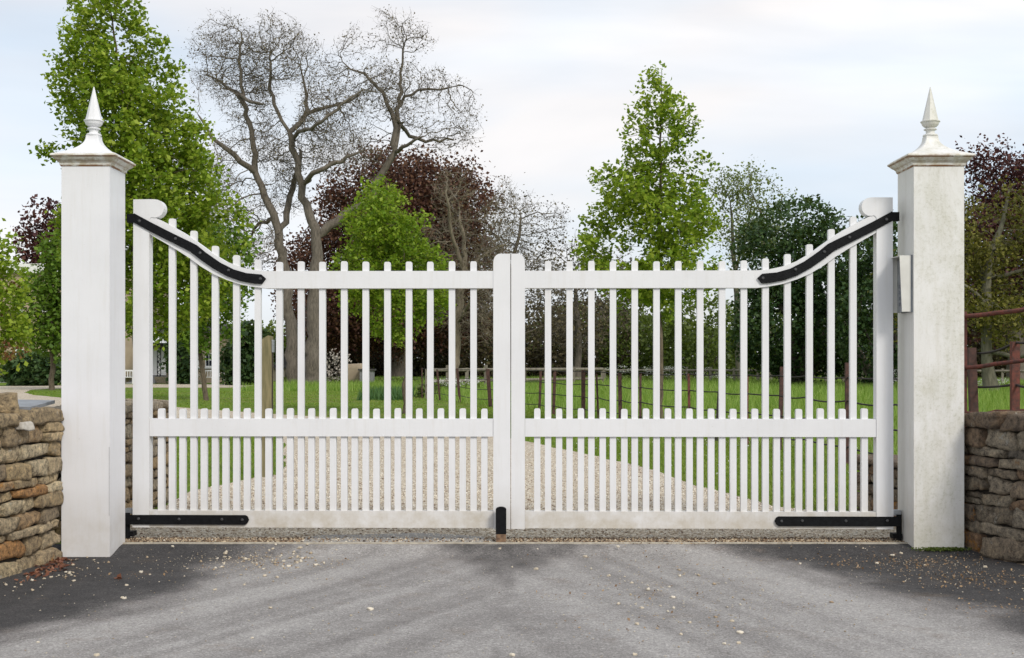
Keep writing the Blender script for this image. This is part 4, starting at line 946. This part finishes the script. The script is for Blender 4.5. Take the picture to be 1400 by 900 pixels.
# ================================================================ HOUSE
DH = 88; hs = DH/FPX
hx0 = (-90-CX)*hs; root = thing('country_house', 'large tan stone house with white sash windows, half hidden by trees on the left', 'house', (hx0, DH, .05)); hB = Vector((hx0, DH, .05))
def hp(px, py): return (px-CX)*hs-hB.x, EYE+(HY-py)*hs-hB.z
def hbox(name, px0, px1, py0, py1, y0, y1, mat, par=None, bev=0):
    bm = bmesh.new(); x0, za = hp(px0, py1); x1, zb = hp(px1, py0); box(bm, x0, x1, y0, y1, za, zb); return from_bm(name, bm, mat, par or root, bevel=bev)
hbox('wall', -88, 196, 374, 526, .0, 9, M['house']); hbox('wall', 196.2, 318, 461, 526, -.8, 8, M['house'])
hbox('plinth', -90, 195.9, 514, 526, -.12, -.003, M['house_grey']); 
hbox('parapet', -92, 200, 361, 373.8, -.3, 9.2, M['hwhite']); hbox('parapet', 197, 320, 457.5, 460.8, -1.0, 8.2, M['house'])
def gable(name, px0, px1, py0, py1, y0, y1, mat):
    bm = bmesh.new(); x0, za = hp(px0, py1); x1, zb = hp(px1, py0); m = (y0+y1)/2
    v = [bm.verts.new(c) for c in ((x0, y0, za), (x1, y0, za), (x1, y1, za), (x0, y1, za), (x0+1.5, m, zb), (x1-1.5, m, zb))]
    for f in ((0, 1, 5, 4), (1, 2, 5), (2, 3, 4, 5), (3, 0, 4), (0, 3, 2, 1)): bm.faces.new([v[i] for i in f])
    return from_bm(name, bm, mat, root)
rf = gable('roof', -88, 196, 354, 360.8, .2, 8.8, M['tile']); gable('roof', 199, 318, 440, 457.2, -.6, 7.8, M['tile'])
hbox('chimney', 207, 217, 436, 457, 1.5, 3, M['house'])
def window(px, py0, py1, w_, y):
    fr = hbox('window', px-w_/2, px+w_/2, py0, py1, y-.12, y-.002, M['hwhite'])
    for a in (0, 1):
        for b in (0, 1):
            xx0 = px-w_/2+w_*(.12+.42*a); yy0 = py0+(py1-py0)*(.07+.46*b)
            hbox('pane', xx0, xx0+w_*.34, yy0, yy0+(py1-py0)*.38, y-.128, y-.1215, M['glass'], fr)
    hbox('sill', px-w_*.65, px+w_*.65, py1+.2, py1+2.0, y-.25, y-.003, M['hwhite'], fr)
for px in (-60, -20, 27, 60, 100, 140): window(px, 478, 502, 10, 0); window(px, 400, 425, 10, 0)
window(271, 483, 502, 10, -.8); window(290, 483, 502, 10, -.8); window(245, 483, 502, 8, -.8)
# porch
bm = bmesh.new(); xc, zb = hp(222, 470); _, zt = hp(222, 453); hw_ = 23*hs
rings = []
for t in np.linspace(0, 1, 7):
    h_ = hw_*(1-t)**1.5+.1; rings.append([bm.verts.new((xc+h_*math.cos(a), -2.1+h_*math.sin(a)*.8, zb+(zt-zb)*t)) for a in np.arange(8)*math.pi/4+math.pi/8])
for a, b in zip(rings, rings[1:]):
    for i in range(8): bm.faces.new((a[i], a[(i+1) % 8], b[(i+1) % 8], b[i]))
bm.faces.new(rings[0][::-1]); bm.faces.new(rings[-1]); porch = from_bm('porch_roof', bm, M['hwhite'], root)
hbox('porch_beam', 206, 238, 470.4, 474, -3.6, -.9, M['black'])
for px in (207.5, 214, 220, 236):
    lt = []
    x, za = hp(px, 514); _, z1_ = hp(px, 474); 
    for k in (-1, 1):
        lt.append((np.array([(x+k*.12, -3.4, za), (x+k*.12, -3.4, z1_)]), [.03, .03]))
    n_ = 26; lt.append((np.array([(x+.10*math.sin(i*1.4), -3.4, za+(z1_-za)*i/n_) for i in range(n_+1)]), [.022]*(n_+1)))
    tubes('porch_trellis', lt, M['black'], root, 5)
dr = hbox('door', 209, 232, 477, 513, -.95, -.81, M['hwhite']); hbox('handle', 222, 222.8, 494, 496, -1.05, -.952, M['black'], dr)
for i in range(4): hbox('step', 205-i*1.5, 233+i*1.5, 513.6+i*2.6, 516.1+i*2.6, -3.6-i*.35, -.82, M['house_grey'])
hbox('terrace_wall', 234.5, 262, 514.5, 524.5, -4.2, -3.8, M['stoneB'])
hbox('terrace_wall', 196, 203.5, 514.5, 524.5, -4.2, -3.8, M['stoneB'])
# urn, benches, stone monument, stone hut, rock
p = P(269, 524.5, 84)
u_ = thing('stone_urn', 'pale stone urn on a pedestal in front of the house, by the benches', 'urn', p)
bm = bmesh.new(); box(bm, -.22, .22, -.22, .22, 0, .25); from_bm('pedestal', bm, M['kerb'], u_, bevel=.02)
bm = bmesh.new(); lathe(bm, [(.12, .253), (.08, .33), (.24, .5), (.26, .62), (.2, .64)], 14); from_bm('bowl', bm, M['kerb'], u_, smooth=True)
def bench(px, label, D=83.5):
    p = P(px, HY+FPX*1.35/D, D); r = thing('garden_bench', label, 'bench', p, random.uniform(-.1, .1), 'white benches at the house')
    bm = bmesh.new(); box(bm, -.75, .75, -.25, .25, .42, .47); from_bm('seat', bm, M['hwhite'], r)
    bm = bmesh.new(); box(bm, -.75, .75, .22, .27, .85, .95); [box(bm, -.72+i*.16, -.68+i*.16, .225, .265, .47, .849) for i in range(10)]; from_bm('backrest', bm, M['hwhite'], r)
    for sx in (-.72, .72):
        for sy in (-.22, .22):
            bm = bmesh.new(); box(bm, sx-.03, sx+.03, sy-.03, sy+.03, -.02, .418); from_bm('leg', bm, M['hwhite'], r)
        bm = bmesh.new(); box(bm, sx-.03, sx+.03, -.26, .21, .62, .67); from_bm('armrest', bm, M['hwhite'], r)
bench(168, 'white garden bench seen between the left pier and the gate'); bench(291, 'white garden bench beside the urn, behind the island lawn tree')
p = P(502, 527.5, 76); mroot = thing('stone_pedestal', 'square stone plinth with a flat cap at the back of the lawn', 'plinth', p)
bm = bmesh.new(); box(bm, -.42, .42, -.4, .4, -.05, .95); from_bm('plinth', bm, M['house_grey'], mroot, bevel=.02)
bm = bmesh.new(); box(bm, -.52, .52, -.5, .5, .952, 1.06); from_bm('cap', bm, M['tile'], mroot, bevel=.02)
p = P(485, 527.5, 77); o = None
V, F = stones([((0, 0, .65), 0, 1.3, .9, 1.5, 0)], rg_(90)); o = from_np('standing_stone', V, F, 4, M['house'], None, True, p); tag(o, 'rough brown block of stone left of the plinth at the back of the lawn', 'stone')
p = P(392, 521, 96); hut = thing('stone_hut', 'small pale stone hut with a steep dark roof, behind the bare tree trunk', 'hut', p)
bm = bmesh.new(); box(bm, -1.1, 1.1, 0, 2, 0, 1.0); from_bm('wall', bm, M['kerb'], hut)
bm = bmesh.new(); v = [bm.verts.new(c) for c in ((-1.4, -.3, 1.003), (1.4, -.3, 1.003), (1.4, 2.3, 1.003), (-1.4, 2.3, 1.003), (0, 1, 2.5))]
for f in ((0, 1, 4), (1, 2, 4), (2, 3, 4), (3, 0, 4), (3, 2, 1, 0)): bm.faces.new([v[i] for i in f])
from_bm('roof', bm, M['tile'], hut)
bm = bmesh.new(); box(bm, -.1, .15, -.03, -.002, .25, .75); from_bm('window', bm, M['glass'], hut)
V, F = stones([((0, 0, .25), 0, .8, .5, .55, 0)], rg_(91)); o = from_np('boulder', V, F, 4, M['kerb'], None, True, P(57, 528, 78)); tag(o, 'pale boulder on the grass in front of the house, left of the pier', 'boulder')

# ================================================================ GRASS, PEBBLES, LITTER
def scatter(n, x0, x1, y0, y1, rng): return np.stack([rng.uniform(x0, x1, n), rng.uniform(y0, y1, n)], 1)
r1 = rg_(100)
# lawn: right near lawn and left strip (clear of the drive)
q = []
for n, x0, x1, y0, y1 in ((90000, 0, 6.5, 9.4, 20), (60000, -1, 12, 18, 38), (30000, -8.5, -2.5, 12, 26), (26000, -26, 0, 27, 60)):
    a = scatter(n, x0, x1, y0, y1, r1); a = a[np.abs(a[:, 0]) < a[:, 1]*.46+.3]; a = a[~inpoly(a[:, 0], a[:, 1], DRIVE)]; q.append(a)
a = np.concatenate(q); C = np.stack([a[:, 0], a[:, 1], np.full(len(a), .04)], 1)
sc = np.clip(a[:, 1]/14, 1, 3.0)
V, F = blades(C, .034*sc**.3, .007*sc, .7, r1); tag(from_np('lawn_grass', V, F, 3, M['blade']), kind='stuff')
# field: long grass beyond the iron fence
a = scatter(170000, -14, 36, 16, 100, r1); a = a[np.abs(a[:, 0]) < a[:, 1]*.46]
fxs = [P(p_, 500, cD(p_)) for p_ in (577, 671, 760, 900, 1000, 1100, 1158, 1225, 1330)]
fy = np.interp(a[:, 0], [f.x for f in fxs], [f.y for f in fxs], left=60, right=12.4)
a = a[(a[:, 1] > fy+.1)]; a = a[~inpoly(a[:, 0], a[:, 1], DRIVE)]
C = np.stack([a[:, 0], a[:, 1], np.full(len(a), .04)], 1); sc = np.clip(a[:, 1]/22, .8, 3.2)
nzf = fbm(np.stack([a[:, 0]*.6, a[:, 1]*.25, a[:, 0]*0], 1), 3)
V, F = blades(C, (.16+.22*nzf)*sc**.15, .009*sc, .3, r1); tag(from_np('field_grass', V, F, 3, M['bladeF']), kind='stuff')
# daisies and cow parsley
a = scatter(1500, 1.0, 9, 14, 32, r1); a = a[~inpoly(a[:, 0], a[:, 1], DRIVE)]; a = a[a[:, 0] < a[:, 1]*.4]; a = a[fbm(np.stack([a[:, 0], a[:, 1], a[:, 0]*0], 1), 2) > .5]
C = np.stack([a[:, 0], a[:, 1], np.full(len(a), .075)], 1); V, F = quads(C, .03, 2, rng=r1); tag(from_np('daisies', V, F, 4, M['flower']), kind='stuff')
cl = []
for px0, px1, D, n, zc in ((596, 655, 60, 26, .55), (828, 935, 82, 40, 1.0), (945, 1010, 82, 14, .9), (1218, 1240, 60, 8, .9), (1330, 1400, 60, 12, .5), (974, 984, 21, 2, .55)):
    for k in range(n):
        c = P(r1.uniform(px0, px1), 500, D+r1.uniform(-2, 2)); c = np.array([c.x, c.y, zc*r1.uniform(.6, 1.25)])
        cl.append(c+r1.normal(size=(22, 3))*np.array([.16, .16, .05])*(.5+D/120))
C = np.concatenate(cl); V, F = quads(C, .075, 1.5, rng=r1); tag(from_np('cow_parsley', V, F, 4, M['flower']), kind='stuff')
cl = []
for px0, px1, D, n, zc in ((596, 655, 60, 260, .35), (800, 1230, 86, 900, .5), (384, 470, 80, 400, .45), (470, 600, 80, 200, .4), (1318, 1400, 62, 250, .3), (574, 600, 50, 140, .5)):
    x = P(px0, 0, D).x, P(px1, 0, D).x
    cl.append(np.stack([r1.uniform(*x, n*5), D+r1.uniform(-1.5, 1.5, n*5), zc*r1.random(n*5)+.05], 1))
C = np.concatenate(cl); V, F = quads(C, .2, 0, rng=r1); tag(from_np('hedge_bottom_weeds', V, F, 4, M['thickg']), kind='stuff')
# clump of bulb leaves near the compact green tree
cl = scatter(900, P(500, 0, 48).x, P(560, 0, 48).x, 45, 51, r1); C = np.stack([cl[:, 0], cl[:, 1], np.full(len(cl), .04)], 1)
V, F = blades(C, .38, .03, .3, r1); tag(from_np('bulb_leaves', V, F, 3, M['daff']), kind='stuff')

OCT_V = np.array([(1, 0, 0), (0, 1, 0), (-1, 0, 0), (0, -1, 0), (0, 0, 1), (0, 0, -1), ], float)
OCT_F = np.array([(0, 1, 4), (1, 2, 4), (2, 3, 4), (3, 0, 4), (1, 0, 5), (2, 1, 5), (3, 2, 5), (0, 3, 5)])
def pebble_field(C, size, rng, name, mat, zf=.6, par=None):
    n = len(C); s = (size*(.45+1.0*rng.random(n)**1.6))[:, None, None]
    a = rng.random(n)*6.28; c, s_ = np.cos(a), np.sin(a)
    V = OCT_V[None]*np.stack([.7+.6*rng.random(n), .6+.5*rng.random(n), zf*(.6+.7*rng.random(n))], 1)[:, None, :]
    V = V + rng.normal(size=V.shape)*.18
    V = V*s; V = np.stack([V[..., 0]*c[:, None]-V[..., 1]*s_[:, None], V[..., 0]*s_[:, None]+V[..., 1]*c[:, None], V[..., 2]], -1)+C[:, None, :]
    F = OCT_F[None]+6*np.arange(n)[:, None, None]
    return from_np(name, V.reshape(-1, 3), F.reshape(-1, 3), 3, mat, par)
def pebmat(name, stops):
    m, n, bs = newmat(name); g = n.nodes.new('ShaderNodeNewGeometry')
    n.links.new(ramp(n, g.outputs['Random Per Island'], stops), bs.inputs['Base Color']); bs.inputs['Roughness'].default_value = .9; return m
M['peb'] = pebmat('limestone_pebbles', [(.04, (.20, .14, .10)), (.2, (.44, .36, .27)), (.5, (.60, .53, .42)), (.8, (.75, .70, .60)), (1, (.50, .47, .42))])
M['pebd'] = pebmat('brown_pebbles', [(.1, (.05, .03, .02)), (.35, (.15, .095, .06)), (.65, (.30, .21, .13)), (.9, (.52, .42, .29))])
M['chip'] = pebmat('pale_chips', [(.0, (.30, .22, .14)), (.4, (.46, .38, .27)), (.8, (.58, .52, .42))])
a = np.concatenate([scatter(42000, -3.6, 3.6, 9.15, 13.5, r1), scatter(22000, -4.4, 3.0, 13.5, 19, r1)]); a = a[inpoly(a[:, 0], a[:, 1], DRIVE)]
C = np.stack([a[:, 0], a[:, 1], np.full(len(a), .052)], 1); tag(pebble_field(C, .011, r1, 'gravel_stones', M['peb']), kind='stuff')
a = scatter(9000, -3.1, 3.2, 9.08, 9.35, r1); keep = (np.abs(a[:, 0]) > 1.6) | ((a[:, 0] > .0) & (r1.random(len(a)) < .7)) | (r1.random(len(a)) < .15); a = a[keep]
C = np.stack([a[:, 0], a[:, 1], np.full(len(a), .056)], 1); tag(pebble_field(C, .010, r1, 'brown_gravel_stones', M['pebd']), kind='stuff')
# fine grit over the asphalt
a = np.concatenate([scatter(900, -3.4, 3.4, 5.6, 9.0, r1), np.stack([r1.normal(-1.85, .35, 500), r1.normal(8.55, .28, 500)], 1), np.stack([r1.normal(1.15, .5, 500), r1.normal(7.5, .7, 500)], 1), np.stack([r1.normal(2.9, .35, 350), r1.normal(8.3, .45, 350)], 1)])
a = a[(a[:, 1] < 9.0)]; C = np.stack([a[:, 0], a[:, 1], road_z(a[:, 0], a[:, 1])+.003], 1)
tag(pebble_field(C, .005, r1, 'road_grit', M['chip'], .5), kind='stuff')
a = np.concatenate([np.stack([r1.normal(-1.72, .20, 110), r1.normal(8.6, .20, 110)], 1), np.stack([r1.normal(-3.05, .12, 40), r1.normal(8.1, .35, 40)], 1), np.stack([r1.normal(1.1, .4, 40), r1.normal(7.3, .6, 40)], 1)]); a = a[(a[:, 1] < 9.0) & (np.abs(a[:, 0]) < 3.2)]
C = np.stack([a[:, 0], a[:, 1], road_z(a[:, 0], a[:, 1])+.004], 1); tag(pebble_field(C, .013, r1, 'loose_gravel', M['chip'], .6), kind='stuff')
# larger limestone chips, one object each
shapes = []
for k in range(8):
    v = STV.copy(); v /= (np.abs(v)**4).sum(1)[:, None]**.25; v = v*np.array([1, .75, .5])+(fbm(v*1.3+k*9, 2)[:, None]-.5)*.7
    me = bpy.data.meshes.new('stone_chip'); me.from_pydata([tuple(x) for x in v*.017], [], [tuple(int(i) for i in f) for f in STF]); me.materials.append(M['chip'] if k % 3 else M['peb'])
    for p in me.polygons: p.use_smooth = True
    shapes.append(me)
cpx = [(236, 748), (308, 758), (256, 778), (297, 764), (173, 801), (205, 786), (193, 783), (167, 818), (170, 819), (294, 807), (334, 800), (52, 879), (132, 897), (480, 842), (345, 873), (370, 832), (377, 745), (373, 751), (368, 753), (413, 764), (406, 770), (400, 762), (395, 775),
       (410, 750), (388, 768), (362, 788), (379, 790), (443, 770), (460, 752), (420, 745), (432, 773), (700, 776), (735, 751), (683, 751), (733, 779), (506, 834), (878, 832), (931, 868), (990, 881), (903, 829), (920, 818), (943, 852), (1010, 880), (1012, 866), (832, 788), (854, 789),
       (1094, 771), (1264, 773), (1199, 771), (1258, 791), (1347, 776), (1220, 760), (1232, 757), (1180, 750), (700, 897), (868, 896), (915, 803), (884, 762), (800, 762), (845, 748), (1001, 850), (871, 854), (90, 783), (60, 792), (44, 794), (70, 790), (29, 800), (20, 803), (8, 800)]
for i, (px, py) in enumerate(cpx):
    p = PG(px, py, 0); z = float(road_z(p.x, p.y)); p = PG(px, py, z)
    o = bpy.data.objects.new('stone_chip', shapes[i % 8]); COL.objects.link(o)
    s = r1.uniform(.42, .95); o.scale = (s, s, s); o.location = (p.x, min(p.y, 9.0), z+.006*s); o.rotation_euler = (r1.uniform(-.2, .2), r1.uniform(-.2, .2), r1.uniform(0, 6))
    tag(o, 'small pale limestone chip lying loose on the asphalt', 'stone chip', 'limestone chips scattered on the asphalt')
# leaf litter: red leaves at the left pier foot, brown debris on the right
def litter(name, pts, sx, sy, n, size, mat, kind='stuff'):
    cl = []
    for (px, py), k in zip(pts, n):
        p = PG(px, py, 0); a = np.stack([r1.normal(p.x, sx, k), r1.normal(p.y, sy, k)], 1); a[:, 1] = np.minimum(a[:, 1], 9.02); cl.append(a)
    a = np.concatenate(cl); C = np.stack([a[:, 0], a[:, 1], road_z(a[:, 0], a[:, 1])+.006+.008*r1.random(len(a))], 1)
    V, F = quads(C, size, 2.5, rng=r1); return tag(from_np(name, V, F, 4, mat), kind=kind)
litter('red_fallen_leaves', [(84, 768), (74, 775), (60, 782), (45, 790)], .05, .10, (70, 50, 30, 22), .034, M['redleaf'])
litter('brown_leaf_litter', [(385, 772), (860, 806), (840, 760), (905, 770), (985, 850), (1150, 765), (1200, 772), (1260, 770), (1310, 790), (1345, 800), (1380, 830), (160, 790), (730, 812), (825, 858), (1060, 752), (900, 740), (1300, 765), (1370, 790)],
       .22, .15, (70, 26, 30, 20, 30, 70, 90, 90, 90, 90, 90, 24, 12, 20, 26, 36, 70, 90), .016, M['brownleaf'])
p = PG(162, 792, 0)
V, F = quads(np.array([[0, 0, .012], [.012, .004, .016], [-.012, .003, .012]]), .05, 2, rng=r1); tag(from_np('fallen_leaf', V, F, 4, M['redleaf'], off=tuple(p)), 'single curled brown leaf lying on the dark asphalt before the left gate leaf', 'leaf')
# moss at the right pier foot
c = PG(1285, 748, 0); a = np.stack([r1.normal(3.16, .09, 900), 8.90-np.abs(r1.normal(0, .025, 900))], 1); C = np.stack([a[:, 0], a[:, 1], .03+.02*r1.random(900)], 1)
V, F = quads(C, .014, 0, rng=r1); tag(from_np('moss', V, F, 4, M['thickg']), kind='stuff')
